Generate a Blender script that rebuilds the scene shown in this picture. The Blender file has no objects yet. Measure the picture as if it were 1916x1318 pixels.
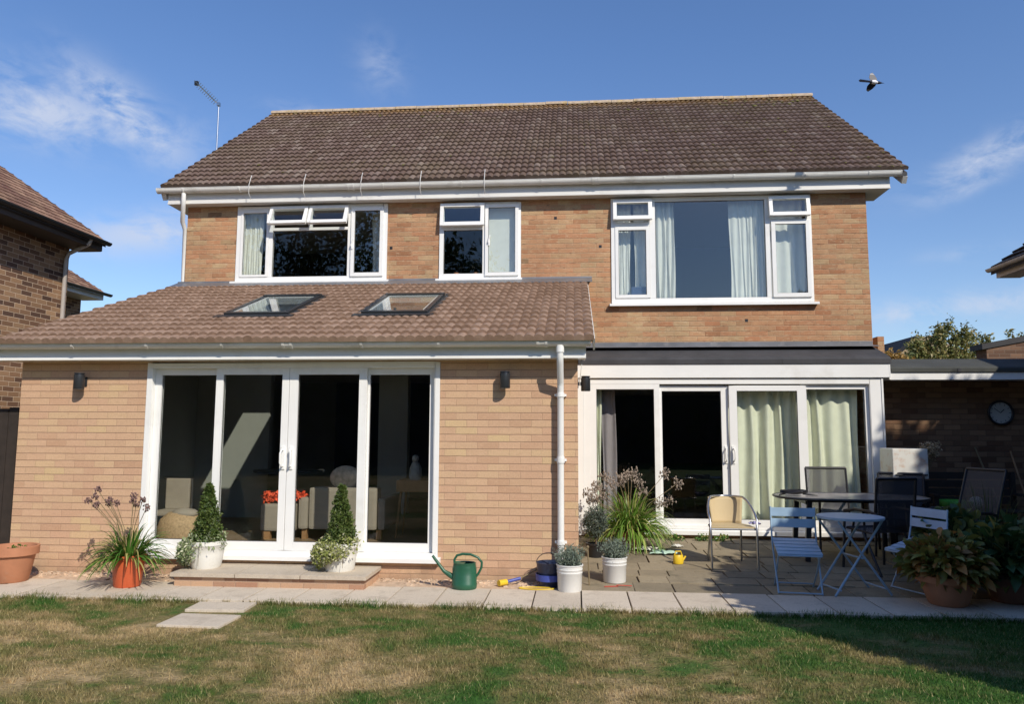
import bpy, bmesh, math, random
import numpy as np
from math import radians as rad, sin, cos, pi
random.seed(7); rng = np.random.default_rng(7)
S = bpy.context.scene
# ------------------------------------------------------------------ camera
CAM = (6.06874, -7.67580, 1.51599); YAW, PIT, ROL, FPX = 0.083833, 0.105951, 0.0039027, 1385.917
from mathutils import Matrix, Vector
F_ = Vector((-sin(YAW)*cos(PIT), cos(YAW)*cos(PIT), sin(PIT))); R_ = Vector((cos(YAW), sin(YAW), 0)); U_ = R_.cross(F_)
R2 = R_*cos(ROL)+U_*sin(ROL); U2 = -R_*sin(ROL)+U_*cos(ROL)
cam = bpy.data.cameras.new("camera"); camo = bpy.data.objects.new("camera", cam); S.collection.objects.link(camo)
M_ = Matrix((R2, U2, -F_)).transposed().to_4x4(); M_.translation = Vector(CAM); camo.matrix_world = M_
cam.sensor_fit = 'HORIZONTAL'; cam.sensor_width = 36; cam.lens = 36*FPX/1916; cam.clip_end = 4000; cam.clip_start = .05
S.camera = camo
# ------------------------------------------------------------------ sun, sky, exposure
SUN_AZ, SUN_EL = 36.0, 38.5          # azimuth from the wall normal (-y) towards +x
S.view_settings.view_transform = 'Standard'; S.view_settings.look = 'None'; S.view_settings.gamma = 1
S.view_settings.exposure = 0.0; S.view_settings.use_curve_mapping = False
sd = Vector((sin(rad(SUN_AZ))*cos(rad(SUN_EL)), -cos(rad(SUN_AZ))*cos(rad(SUN_EL)), sin(rad(SUN_EL))))
sl = bpy.data.lights.new("sun", 'SUN'); sl.energy = 4.45; sl.angle = rad(.5); sl.color = (1, .915, .785)
so = bpy.data.objects.new("sun", sl); S.collection.objects.link(so); so.rotation_euler = sd.to_track_quat('Z', 'Y').to_euler(); so.location = (20, -30, 30)
W = bpy.data.worlds.new("World"); S.world = W; W.use_nodes = True; WT = W.node_tree; WT.nodes.clear()

class G:                                                   # tiny node helper
    def __init__(s, t): s.t = t
    def node(s, k, **kw):
        n = s.t.nodes.new(k)
        for a, v in kw.items(): setattr(n, a, v)
        return n
    def put(s, sock, v):
        if hasattr(v, 'is_output') or isinstance(v, bpy.types.NodeSocket): s.t.links.new(v, sock)
        else:
            if hasattr(sock, 'default_value'):
                if sock.type == 'RGBA' and len(v) == 3: v = (*v, 1)
                sock.default_value = v
    def m(s, op, a, b=None, c=None, clamp=False):
        n = s.node('ShaderNodeMath', operation=op, use_clamp=clamp); s.put(n.inputs[0], a)
        if b is not None: s.put(n.inputs[1], b)
        if c is not None: s.put(n.inputs[2], c)
        return n.outputs[0]
    def sep(s, v): n = s.node('ShaderNodeSeparateXYZ'); s.put(n.inputs[0], v); return n.outputs
    def com(s, x, y, z=0.): n = s.node('ShaderNodeCombineXYZ'); s.put(n.inputs[0], x); s.put(n.inputs[1], y); s.put(n.inputs[2], z); return n.outputs[0]
    def noise(s, v, sc, det=4, ro=.55, dist=0.): 
        n = s.node('ShaderNodeTexNoise'); s.put(n.inputs['Vector'], v); s.put(n.inputs['Scale'], sc); n.inputs['Detail'].default_value = det
        n.inputs['Roughness'].default_value = ro; n.inputs['Distortion'].default_value = dist; return n.outputs['Fac']
    def white(s, v): n = s.node('ShaderNodeTexWhiteNoise', noise_dimensions='3D'); s.put(n.inputs['Vector'], v); return n.outputs['Value']
    def ramp(s, f, stops, interp='LINEAR'):
        n = s.node('ShaderNodeValToRGB'); s.put(n.inputs[0], f); cr = n.color_ramp; cr.interpolation = interp
        while len(cr.elements) < len(stops): cr.elements.new(.5)
        for e, (p, c) in zip(cr.elements, stops):
            e.position = p; e.color = (*c, 1) if len(c) == 3 else c
        return n.outputs[0]
    def mix(s, f, a, b, bt='MIX'):
        n = s.node('ShaderNodeMix', data_type='RGBA', blend_type=bt); s.put(n.inputs[0], f); s.put(n.inputs[6], a); s.put(n.inputs[7], b); return n.outputs[2]
    def rng(s, v, a, b, c=0., d=1.):
        n = s.node('ShaderNodeMapRange'); s.put(n.inputs[0], v)
        for i, x in enumerate((a, b, c, d)): n.inputs[i+1].default_value = x
        return n.outputs[0]
    def vmul(s, v, k): n = s.node('ShaderNodeVectorMath', operation='MULTIPLY'); s.put(n.inputs[0], v); n.inputs[1].default_value = k; return n.outputs[0]
    def vadd(s, v, k): n = s.node('ShaderNodeVectorMath', operation='ADD'); s.put(n.inputs[0], v); s.put(n.inputs[1], k); return n.outputs[0]

g = G(WT)
sky = g.node('ShaderNodeTexSky', sky_type='NISHITA'); sky.sun_disc = False; sky.sun_elevation = rad(SUN_EL)
sky.sun_rotation = math.atan2(sd.x, sd.y); sky.altitude = 100; sky.air_density = 1.0; sky.dust_density = .35; sky.ozone_density = 2.2
tc = g.node('ShaderNodeTexCoord').outputs['Generated']; X, Y, Z = g.sep(tc)
az = g.m('ARCTAN2', X, Y); el = g.m('ARCSINE', Z)
def pxdir(u, v):                                           # where in the sky a cloud of the photograph hangs
    d = (F_+R2*(u-958)/FPX-U2*(v-659)/FPX).normalized(); return math.atan2(d.x, d.y), math.asin(d.z)
mask = None
for (u, v, ru, rv, rot, k) in ((70, 205, 120, 44, .0, .85), (235, 215, 95, 36, -.5, 1.0), (160, 225, 150, 32, 0, .75), (290, 435, 140, 30, .2, .8), (190, 470, 90, 14, .1, .35),
        (712, 125, 45, 38, -.8, .3), (565, 205, 60, 14, 0, .25), (1860, 290, 95, 24, .32, .8), (1815, 345, 60, 14, .3, .5), (1770, 578, 150, 20, .05, .75), (1800, 475, 60, 12, 0, .22), (1760, 365, 50, 14, .2, .25), (60, 150, 90, 30, -.3, .25)):
    a0, e0 = pxdir(u, v); sa, se = ru/FPX, rv/FPX
    da = g.m('SUBTRACT', az, a0); de = g.m('SUBTRACT', el, e0)
    p = g.m('DIVIDE', g.m('ADD', g.m('MULTIPLY', da, cos(rot)), g.m('MULTIPLY', de, sin(rot))), sa)
    q = g.m('DIVIDE', g.m('SUBTRACT', g.m('MULTIPLY', de, cos(rot)), g.m('MULTIPLY', da, sin(rot))), se)
    r = g.m('ADD', g.m('MULTIPLY', p, p), g.m('MULTIPLY', q, q))
    b = g.m('MULTIPLY', g.m('POWER', 2.718, g.m('MULTIPLY', r, -.9)), k)
    mask = b if mask is None else g.m('MAXIMUM', mask, b)
n1 = g.noise(g.com(g.m('MULTIPLY', az, 1.), g.m('MULTIPLY', el, 1.8), 3.1), 13., 8, .62, .5)
n2 = g.noise(g.com(g.m('MULTIPLY', az, 1.), g.m('MULTIPLY', el, 1.7), 9.), 22., 5, .6, .5)
cl = g.m('MULTIPLY', mask, g.rng(g.m('ADD', g.m('MULTIPLY', n1, .65), g.m('MULTIPLY', n2, .35)), .41, .57, .0, 1.), clamp=True)
skyc = g.mix(1., sky.outputs[0], g.mix(g.rng(el, .0, .50), (1.04, 1.06, 1.16), (.90, 1.09, 1.36)), 'MULTIPLY')
col = g.mix(g.m('MULTIPLY', cl, .95, clamp=True), skyc, (5.3, 5.8, 7.0))
bg = g.node('ShaderNodeBackground'); g.put(bg.inputs[0], col); bg.inputs[1].default_value = .12
g.put(g.node('ShaderNodeOutputWorld').inputs[0], bg.outputs[0])

# ------------------------------------------------------------------ materials
def new_mat(name):
    m = bpy.data.materials.new(name); m.use_nodes = True; t = m.node_tree; t.nodes.clear(); g = G(t)
    out = g.node('ShaderNodeOutputMaterial'); b = g.node('ShaderNodeBsdfPrincipled'); g.put(out.inputs[0], b.outputs[0])
    return m, g, b, out
def bump(g, b, h, st, dist=.01):
    n = g.node('ShaderNodeBump'); n.inputs['Strength'].default_value = st; n.inputs['Distance'].default_value = dist; g.put(n.inputs['Height'], h); g.put(b.inputs['Normal'], n.outputs[0])
def oco(g): return g.node('ShaderNodeTexCoord').outputs['Object']
def plain(name, c, ro=.5, var=.12, sc=6., bst=.0, metal=0., bsc=40., spec=.5, dirt=None, island=0.):
    m, g, b, o = new_mat(name); co = oco(g); n = g.noise(co, sc, 5)
    f = g.rng(n, .25, .75, 1-var, 1+var); col = g.mix(1., c, g.com(f, f, f), 'MULTIPLY')
    if island:
        r = g.node('ShaderNodeNewGeometry').outputs['Random Per Island']; f2 = g.rng(r, 0, 1, 1-island, 1+island); col = g.mix(1., col, g.com(f2, f2, f2), 'MULTIPLY')
    if dirt:
        d = g.noise(co, dirt[1], 6, .65); col = g.mix(g.rng(d, dirt[2], dirt[2]+.15, 0, dirt[3]), col, dirt[0])
    g.put(b.inputs['Base Color'], col); b.inputs['Roughness'].default_value = ro; b.inputs['Metallic'].default_value = metal; b.inputs['Specular IOR Level'].default_value = spec
    if bst: bump(g, b, g.noise(co, bsc, 4), bst, .004)
    return m
def brick(name, cols, mortar, vmortar, depth=.5, patch=None, rough=.85, bw=.225, bh=.075, grime=0., vr=(.87, 1.1), chips=False):
    m, g, b, o = new_mat(name); co = oco(g); x, y, z = g.sep(co)
    wob = g.m('MULTIPLY', g.m('SUBTRACT', g.noise(co, 9, 3), .5), .006)
    u = g.m('ADD', g.m('ADD', x, y), wob); zz = g.m('ADD', z, g.m('ADD', wob, 10.))
    rz = g.m('DIVIDE', zz, bh); row = g.m('FLOOR', rz); fz = g.m('FRACT', rz)
    uu = g.m('ADD', g.m('DIVIDE', u, bw), g.m('ADD', g.m('MULTIPLY', g.m('MODULO', row, 2.), .5), 100.)); col = g.m('FLOOR', uu); fu = g.m('FRACT', uu)
    w = g.white(g.com(col, row, 1.)); w2 = g.white(g.com(col, row, 7.))
    c = g.ramp(w, cols, 'LINEAR')
    if patch:   # broad areas where one firing of bricks dominates
        pn = g.noise(g.vmul(co, (1, 1, 1.6)), patch[1], 2); c = g.mix(g.m('MULTIPLY', g.rng(g.m('ADD', pn, g.m('MULTIPLY', g.m('SUBTRACT', w2, .5), .35)), .42, .6), patch[2]), c, patch[0])
    f = g.rng(w2, 0, 1, *(vr if not chips else (.93, 1.05))); c = g.mix(1., c, g.com(f, f, f), 'MULTIPLY')
    n = g.noise(co, 60, 4, .7); f = g.rng(n, .3, .7, .88, 1.1); c = g.mix(1., c, g.com(f, f, f), 'MULTIPLY')
    eh = g.m('ADD', .01, g.m('MULTIPLY', g.noise(co, 35, 3), .0))
    hm = g.m('MULTIPLY', g.rng(fz, .02, .07, 1, 0), 1.); hm2 = g.rng(fz, .90, .95, 0, 1); hm = g.m('MAXIMUM', hm, hm2)
    vm = g.m('MAXIMUM', g.rng(fu, .012, .026, 1, 0), g.rng(fu, .974, .988, 0, 1))
    mc = g.mix(1., mortar, g.com(f, f, f), 'MULTIPLY')
    c = g.mix(g.m('MULTIPLY', vm, vmortar), c, mc); c = g.mix(g.m('MULTIPLY', hm, .85), c, mc)
    if name in ('buff brick',):   # rain splash and damp on the lowest courses
        c = g.mix(g.rng(g.noise(g.vmul(co, (6, 6, 24)), 1., 4, .75), .52, .72, 0, .4), c, (.64, .44, .29)); c = g.mix(g.rng(g.noise(g.vmul(co, (8, 8, 26)), 1.4, 4, .75), .55, .72, 0, .45), c, (.44, .26, .165))
        sp = g.m('ADD', g.rng(z, .0, .34, .30, -.2), g.m('MULTIPLY', g.noise(co, 5, 6, .7), .6)); c = g.mix(g.rng(sp, .38, .62, 0, .55), c, (.27, .19, .13))
    if chips:   # worn arrises and open joints
        cn = g.noise(g.vmul(co, (9, 9, 26)), 1., 3, .7); c = g.mix(g.m('MULTIPLY', g.rng(cn, .57, .66, 0, .85), g.m('ADD', .35, hm, clamp=True)), c, (.17, .105, .065))
        sn_ = g.noise(g.vmul(co, (7, 7, 22)), 1., 4, .75); c = g.mix(g.rng(sn_, .50, .68, 0, .55), c, (.40, .17, .085)); c = g.mix(g.rng(g.noise(g.vmul(co, (11, 11, 30)), 1.3, 3, .7), .56, .7, 0, .55), c, (.56, .42, .27))
        bn = g.noise(co, 1.1, 5, .7); f3 = g.rng(bn, .32, .68, .84, 1.14); c = g.mix(1., c, g.com(f3, f3, f3), 'MULTIPLY')
    if grime:
        gn = g.noise(co, 1.3, 6, .7); c = g.mix(g.rng(gn, .52, .75, 0, grime), c, (.16, .10, .07))
    g.put(b.inputs['Base Color'], c); b.inputs['Roughness'].default_value = rough; b.inputs['Specular IOR Level'].default_value = .2
    h = g.m('SUBTRACT', g.m('ADD', 1., g.m('MULTIPLY', n, .25)), g.m('MAXIMUM', hm, g.m('MULTIPLY', vm, .6)))
    bump(g, b, h, depth, .008); return m
def tile_mat(name, stops, moss, mz=None, ew=.3, lich=.0):
    m, g, b, o = new_mat(name); co = oco(g); x, y, z = g.sep(co)
    at = g.node('ShaderNodeAttribute', attribute_name='tile').outputs['Fac']
    c = g.ramp(at, stops); n = g.noise(co, 25, 5, .7); f = g.rng(n, .3, .7, .78, 1.22); c = g.mix(1., c, g.com(f, f, f), 'MULTIPLY')
    if mz:   # lichen along the ridge and the right verge
        mn = g.noise(co, 6, 6, .7); a = g.rng(z, mz[0], mz[1], -.5, .36); a2 = g.rng(x, 10.1, 10.9, -.5, .12); a = g.m('MAXIMUM', a, a2)
        k = g.rng(g.m('ADD', a, mn), .52, .85, 0, .7); c = g.mix(k, c, g.mix(g.noise(co, 14, 3), moss, (.42, .20, .07)))
    if lich:
        sp = g.noise(co, 70, 3, .6); c = g.mix(g.rng(sp, .66, .72, 0, lich), c, (.45, .43, .38))
        bl = g.noise(co, 1.2, 5, .7); c = g.mix(g.rng(bl, .45, .7, 0, .35), c, (.17, .14, .075))
    g.put(b.inputs['Base Color'], c); b.inputs['Roughness'].default_value = .8; b.inputs['Specular IOR Level'].default_value = .25
    bump(g, b, g.noise(co, 120, 3), .3, .003); return m
def leaf_mat(name, c1, c2, c3=None, ro=.5, sc=3., trans=.25, isl=.25):
    m, g, b, o = new_mat(name); co = oco(g); r = g.node('ShaderNodeNewGeometry').outputs['Random Per Island']
    c = g.mix(g.rng(g.m('ADD', g.m('MULTIPLY', g.noise(co, sc, 3), .7), g.m('MULTIPLY', r, .4)), .3, .8), c1, c2)
    if c3: c = g.mix(g.rng(r, .72, .8, 0, 1), c, c3)
    f = g.rng(g.white(g.com(r, r, r)), 0, 1, 1-isl, 1+isl); c = g.mix(1., c, g.com(f, f, f), 'MULTIPLY')
    g.put(b.inputs['Base Color'], c); b.inputs['Roughness'].default_value = ro
    tr = g.node('ShaderNodeBsdfTranslucent'); g.put(tr.inputs[0], c); mx = g.node('ShaderNodeMixShader'); mx.inputs[0].default_value = trans
    g.put(mx.inputs[1], b.outputs[0]); g.put(mx.inputs[2], tr.outputs[0]); g.put(o.inputs[0], mx.outputs[0]); return m
def glass_mat(name, tint=(.86, .9, .89), refl=.05):
    m, g, b, o = new_mat(name); m.node_tree.nodes.remove(b)
    lw = g.node('ShaderNodeLayerWeight'); lw.inputs[0].default_value = .5; f = g.m('ADD', g.m('MULTIPLY', g.m('POWER', lw.outputs['Facing'], 5.), .9), refl)
    t = g.node('ShaderNodeBsdfTransparent'); t.inputs[0].default_value = (*tint, 1); gl = g.node('ShaderNodeBsdfGlossy'); gl.inputs['Roughness'].default_value = .0
    nb = g.node('ShaderNodeBump'); nb.inputs['Strength'].default_value = .03; nb.inputs['Distance'].default_value = .01; g.put(nb.inputs['Height'], g.noise(oco(g), 1.3, 1)); g.put(gl.inputs['Normal'], nb.outputs[0])
    mx = g.node('ShaderNodeMixShader'); g.put(mx.inputs[0], f); g.put(mx.inputs[1], t.outputs[0]); g.put(mx.inputs[2], gl.outputs[0]); g.put(o.inputs[0], mx.outputs[0]); return m

M = {}
M['brick_new'] = brick('buff brick', [(0, (.505, .31, .195)), (.3, (.555, .36, .228)), (.6, (.575, .382, .24)), (.85, (.59, .405, .245)), (1, (.60, .43, .24))], (.33, .21, .14), .18, .5, ((.54, .34, .225), .8, .5), vr=(.95, 1.04))  # mortar darkened to stand in for shadow in the recessed bed joints
M['brick_old'] = brick('weathered brick', [(0, (.34, .165, .085)), (.18, (.42, .25, .14)), (.45, (.45, .295, .165)), (.8, (.48, .335, .19)), (.94, (.42, .285, .155)), (1, (.24, .15, .085))], (.47, .335, .215), .35, .7, ((.43, .20, .105), .6, .6), chips=True)
M['brick_step'] = brick('step brick', [(0, (.36, .2, .13)), (.5, (.47, .29, .19)), (1, (.55, .36, .23))], (.42, .3, .22), .6, .6)
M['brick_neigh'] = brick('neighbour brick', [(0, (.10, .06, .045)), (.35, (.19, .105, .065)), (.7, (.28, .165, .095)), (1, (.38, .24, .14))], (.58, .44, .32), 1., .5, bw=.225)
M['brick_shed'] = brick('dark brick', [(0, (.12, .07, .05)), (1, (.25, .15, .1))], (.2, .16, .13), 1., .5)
M['brick_gar'] = brick('garage brick', [(0, (.14, .075, .045)), (.5, (.21, .125, .075)), (1, (.28, .17, .10))], (.13, .085, .055), .6, .6)  # brick colour darkened to carry the shade of canopy and hedge
M['tile_main'] = tile_mat('brown roof tile', [(0, (.12, .078, .06)), (.5, (.145, .098, .08)), (.9, (.17, .12, .10)), (1, (.22, .17, .14))], (.30, .21, .05), (7.4, 8.3), lich=.3)
M['tile_ext'] = tile_mat('clay brown roof tile', [(0, (.235, .152, .105)), (.5, (.275, .182, .13)), (1, (.32, .218, .16))], (.3, .25, .1))
M['tile_neigh'] = tile_mat('mossy plain tile', [(0, (.16, .08, .06)), (.5, (.27, .16, .11)), (1, (.36, .22, .15))], (.3, .25, .1), lich=.7)
M['tile_dark'] = tile_mat('slate tile', [(0, (.02, .02, .025)), (1, (.05, .05, .06))], (.1, .1, .1))
M['upvc'] = plain('white upvc', (.82, .82, .80), .32, .04, 2.5, dirt=((.52, .49, .42), 1.7, .55, .28))
M['upvc_old'] = plain('weathered white board', (.70, .69, .66), .45, .07, 1.5, dirt=((.30, .28, .25), 2.2, .58, .35))
M['gutter'] = plain('white gutter plastic', (.72, .71, .67), .35, .08, 2., dirt=((.28, .26, .2), 3., .56, .4))
M['rubber'] = plain('glazing gasket', (.03, .03, .035), .6)
M['felt'] = plain('roofing felt', (.045, .045, .05), .8, .25, 4., .4, bsc=90)
M['felt_g'] = plain('green grey felt', (.055, .058, .052), .85, .25, 3., .4, bsc=90)
M['lead'] = plain('lead flashing', (.17, .175, .19), .45, .25, 3., .2, metal=.3, dirt=((.35, .33, .31), 5, .55, .5))
M['alu_dark'] = plain('dark aluminium', (.045, .05, .055), .35, .1, 4, metal=.5)
M['steel'] = plain('brushed steel', (.55, .56, .58), .3, .1, 8, metal=1.)
M['chrome'] = plain('chrome', (.7, .7, .7), .12, .05, 8, metal=1.)
M['lamp_grey'] = plain('anthracite metal', (.06, .065, .075), .38, .1, 6, metal=.6)
M['glass'] = glass_mat('window glass', (.955, .975, .965), refl=.038)
M['glass_up'] = glass_mat('coated window glass', (.93, .96, .955), refl=.085)
M['glass_dark'] = glass_mat('roof window glass', (.93, .96, .95), .10)
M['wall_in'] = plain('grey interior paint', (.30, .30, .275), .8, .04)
M['wall_pale'] = plain('pale interior paint', (.6, .59, .53), .8, .04)  # paler paint of the white interior pier
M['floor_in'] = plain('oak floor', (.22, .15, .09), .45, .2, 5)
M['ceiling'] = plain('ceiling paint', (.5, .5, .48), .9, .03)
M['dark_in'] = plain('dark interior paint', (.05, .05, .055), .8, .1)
M['curtain'] = plain('cream curtain fabric', (.74, .74, .60), .85, .06, 9, .15, bsc=300)
M['curtain_up'] = plain('white lined curtain', (.78, .76, .69), .85, .06, 9, .1, bsc=300)
M['curtain_mauve'] = plain('mauve grey curtain', (.30, .26, .28), .85, .1)
M['terracotta'] = plain('terracotta', (.46, .20, .105), .75, .12, 7, .2, bsc=80, dirt=((.5, .36, .26), 4, .6, .4))
M['terracotta_d'] = plain('weathered terracotta', (.24, .115, .075), .8, .2, 7, .3, dirt=((.3, .25, .2), 4, .55, .4))
M['orange_pot'] = plain('orange red glazed pot', (.56, .11, .04), .35, .1, 5)
M['white_pot'] = plain('white painted pot', (.74, .73, .68), .5, .06, 5, dirt=((.35, .33, .25), 6, .6, .5))
M['bucket'] = plain('white enamel bucket', (.74, .74, .72), .35, .05, 5, dirt=((.4, .36, .3), 7, .62, .45))
M['soil'] = plain('soil', (.05, .035, .025), .95, .3, 30, .8)
M['can_green'] = plain('green plastic', (.022, .10, .055), .35, .15, 6)
M['yellow'] = plain('yellow plastic', (.72, .50, .03), .4, .06)
M['blue'] = plain('blue plastic', (.05, .08, .35), .4, .08)
M['navy'] = plain('navy rubber', (.02, .03, .07), .4, .1)
M['red'] = plain('red plastic', (.50, .09, .06), .45)
M['paper'] = plain('white cloth', (.75, .74, .68), .8, .1, 12, .4)
M['greencloth'] = plain('pale green cloth', (.45, .62, .5), .8, .1, 12, .4)
M['blue_metal'] = plain('pale blue painted metal', (.30, .43, .56), .42, .10, 9, dirt=((.2, .2, .2), 12, .66, .5))
M['blue_metal2'] = plain('sky blue painted metal', (.38, .53, .70), .4, .10, 9)
M['black_metal'] = plain('black powder coat', (.018, .018, .022), .4, .2)
M['table_grey'] = plain('grey glass table top', (.30, .28, .28), .25, .1, 5)
M['wood'] = plain('warm wood', (.32, .17, .075), .5, .2, 9)
M['wood_d'] = plain('dark fence wood', (.03, .022, .018), .85, .3, 8, .4)
M['sofa'] = plain('grey beige sofa fabric', (.30, .255, .205), .9, .06, 12, .2)
M['cushion'] = plain('patterned cushion', (.62, .48, .36), .9, .5, 14)
M['flower_red'] = plain('red orange fabric', (.75, .09, .03), .7, .35, 18)
M['wicker_bed'] = plain('wicker basket', (.40, .27, .15), .8, .35, 40, .6)
M['black'] = plain('black plastic', (.015, .015, .017), .4, .1)
M['clock'] = plain('grey clock face', (.45, .47, .45), .5, .05)
M['navybox'] = plain('blue storage box', (.03, .06, .15), .5, .1)
M['green_toy'] = plain('bright green plastic', (.10, .42, .06), .4, .1)
M['bark'] = plain('bark', (.12, .08, .055), .9, .3, 12, .8, bsc=25)
M['twig'] = plain('dry stem', (.20, .15, .08), .8, .2)
M['head_dry'] = plain('dried flower head', (.17, .10, .09), .9, .3, 30, island=.3)
M['head_pale'] = plain('pale seed head', (.27, .22, .18), .9, .25, 30, island=.3)
M['stone_int'] = plain('white dog figure', (.45, .44, .42), .5, .3, 20)
M['pink'] = plain('lilac cloth', (.35, .33, .55), .8, .1)
M['gravelm'] = plain('rubble mortar', (.50, .37, .26), .95, .35, 14, .8, bsc=60, island=.25)
M['ag_leaf'] = leaf_mat('strap leaf', (.05, .14, .022), (.12, .27, .035), (.40, .36, .12), .4, 6)
M['ag_leaf2'] = leaf_mat('bright strap leaf', (.10, .22, .03), (.24, .38, .055), (.42, .42, .14), .4, 6)
M['topiary'] = leaf_mat('topiary leaf', (.04, .085, .015), (.13, .17, .035), None, .5, 12)
M['ivy'] = leaf_mat('variegated ivy leaf', (.16, .24, .09), (.42, .46, .26), (.62, .62, .45), .45, 12)
M['lime'] = leaf_mat('lime trailing leaf', (.22, .27, .06), (.46, .46, .18), (.6, .58, .4), .45, 12)
M['lav'] = leaf_mat('silver green leaf', (.10, .14, .10), (.24, .29, .23), None, .6, 12, .1)
M['lav_dark'] = leaf_mat('dark lavender leaf', (.04, .06, .04), (.12, .15, .12), None, .6, 12, .1)
M['hosta'] = leaf_mat('autumn hosta leaf', (.12, .15, .03), (.34, .27, .07), (.44, .22, .07), .5, 7)
M['shade_leaf'] = leaf_mat('green broad leaf', (.03, .075, .025), (.07, .14, .04), (.2, .2, .05), .5, 5)
M['olive'] = leaf_mat('olive tree leaf', (.10, .13, .03), (.27, .25, .08), (.36, .28, .10), .5, 1.2)
M['tree_dark'] = leaf_mat('dark tree leaf', (.02, .045, .015), (.06, .10, .03), None, .5, .6)
M['hedge'] = leaf_mat('conifer hedge leaf', (.015, .035, .012), (.04, .07, .02), None, .6, .6, .1)
M['bush_pale'] = leaf_mat('pale shrub leaf', (.2, .22, .12), (.45, .46, .32), None, .6, 3)
# lawn
def lawn_mat(name, root=False):
    m, g, b, o = new_mat(name); co = oco(g); x, y, z = g.sep(co); q = g.vmul(co, (1, 1.5, 0))
    n1 = g.noise(q, .85, 5, .62, .6); n2 = g.noise(q, 3.6, 4, .6, .4); n3 = g.noise(co, 45, 2)
    bias = g.m('ADD', g.m('ADD', g.rng(x, 1., 8., .05, -.02), g.rng(x, 7.5, 9.5, 0, -.09)), g.rng(g.m('ABSOLUTE', g.m('SUBTRACT', y, -1.35)), .0, .6, -.03, .02))
    v = g.m('ADD', g.m('ADD', g.m('MULTIPLY', n1, .62), g.m('MULTIPLY', n2, .38)), bias)
    c = g.ramp(v, [(.40, (.05, .13, .022)), (.465, (.09, .15, .034)), (.51, (.165, .165, .055)), (.565, (.26, .21, .09)), (.64, (.46, .34, .18))])
    r = g.node('ShaderNodeNewGeometry').outputs['Random Per Island']; f = g.rng(r, 0, 1,   .65, 1.4) if not root else g.rng(n3, .3, .7, .55, 1.0)
    c = g.mix(1., c, g.com(f, f, f), 'MULTIPLY')
    if not root: c = g.mix(g.rng(r, .87, .9, 0, .7), c, (.46, .38, .2))
    g.put(b.inputs['Base Color'], c); b.inputs['Roughness'].default_value = .75; b.inputs['Specular IOR Level'].default_value = .2
    if root: bump(g, b, n3, .8, .02)
    else:
        tr = g.node('ShaderNodeBsdfTranslucent'); g.put(tr.inputs[0], c); mx = g.node('ShaderNodeMixShader'); mx.inputs[0].default_value = .25
        g.put(mx.inputs[1], b.outputs[0]); g.put(mx.inputs[2], tr.outputs[0]); g.put(o.inputs[0], mx.outputs[0])
    return m
M['lawn'] = lawn_mat('lawn soil', True); M['grass'] = lawn_mat('grass blade')
def slab_mat(name, c1, c2, stain):
    m, g, b, o = new_mat(name); co = oco(g); r = g.node('ShaderNodeNewGeometry').outputs['Random Per Island']
    c = g.mix(g.rng(g.m('ADD', g.m('MULTIPLY', g.noise(co, 2.5, 6, .65), .8), g.m('MULTIPLY', r, .35)), .3, .85), c1, c2)
    f = g.rng(g.noise(co, 70, 4, .7), .3, .7, .86, 1.1); c = g.mix(1., c, g.com(f, f, f), 'MULTIPLY')
    c = g.mix(g.rng(g.noise(co, 5, 7, .7), .50, .68, 0, .7), c, stain); c = g.mix(g.rng(g.noise(co, 38, 3, .6), .64, .72, 0, .6), c, stain)
    g.put(b.inputs['Base Color'], c); b.inputs['Roughness'].default_value = .85; b.inputs['Specular IOR Level'].default_value = .2
    bump(g, b, g.noise(co, 50, 5, .7), .35, .006); return m
M['slab'] = slab_mat('pale concrete slab', (.52, .45, .36), (.66, .58, .47), (.38, .32, .25))
M['flag'] = slab_mat('weathered riven flagstone', (.21, .175, .12), (.36, .30, .205), (.13, .115, .08))
M['slab_step'] = slab_mat('step slab', (.48, .41, .32), (.58, .50, .40), (.36, .30, .24))

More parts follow.
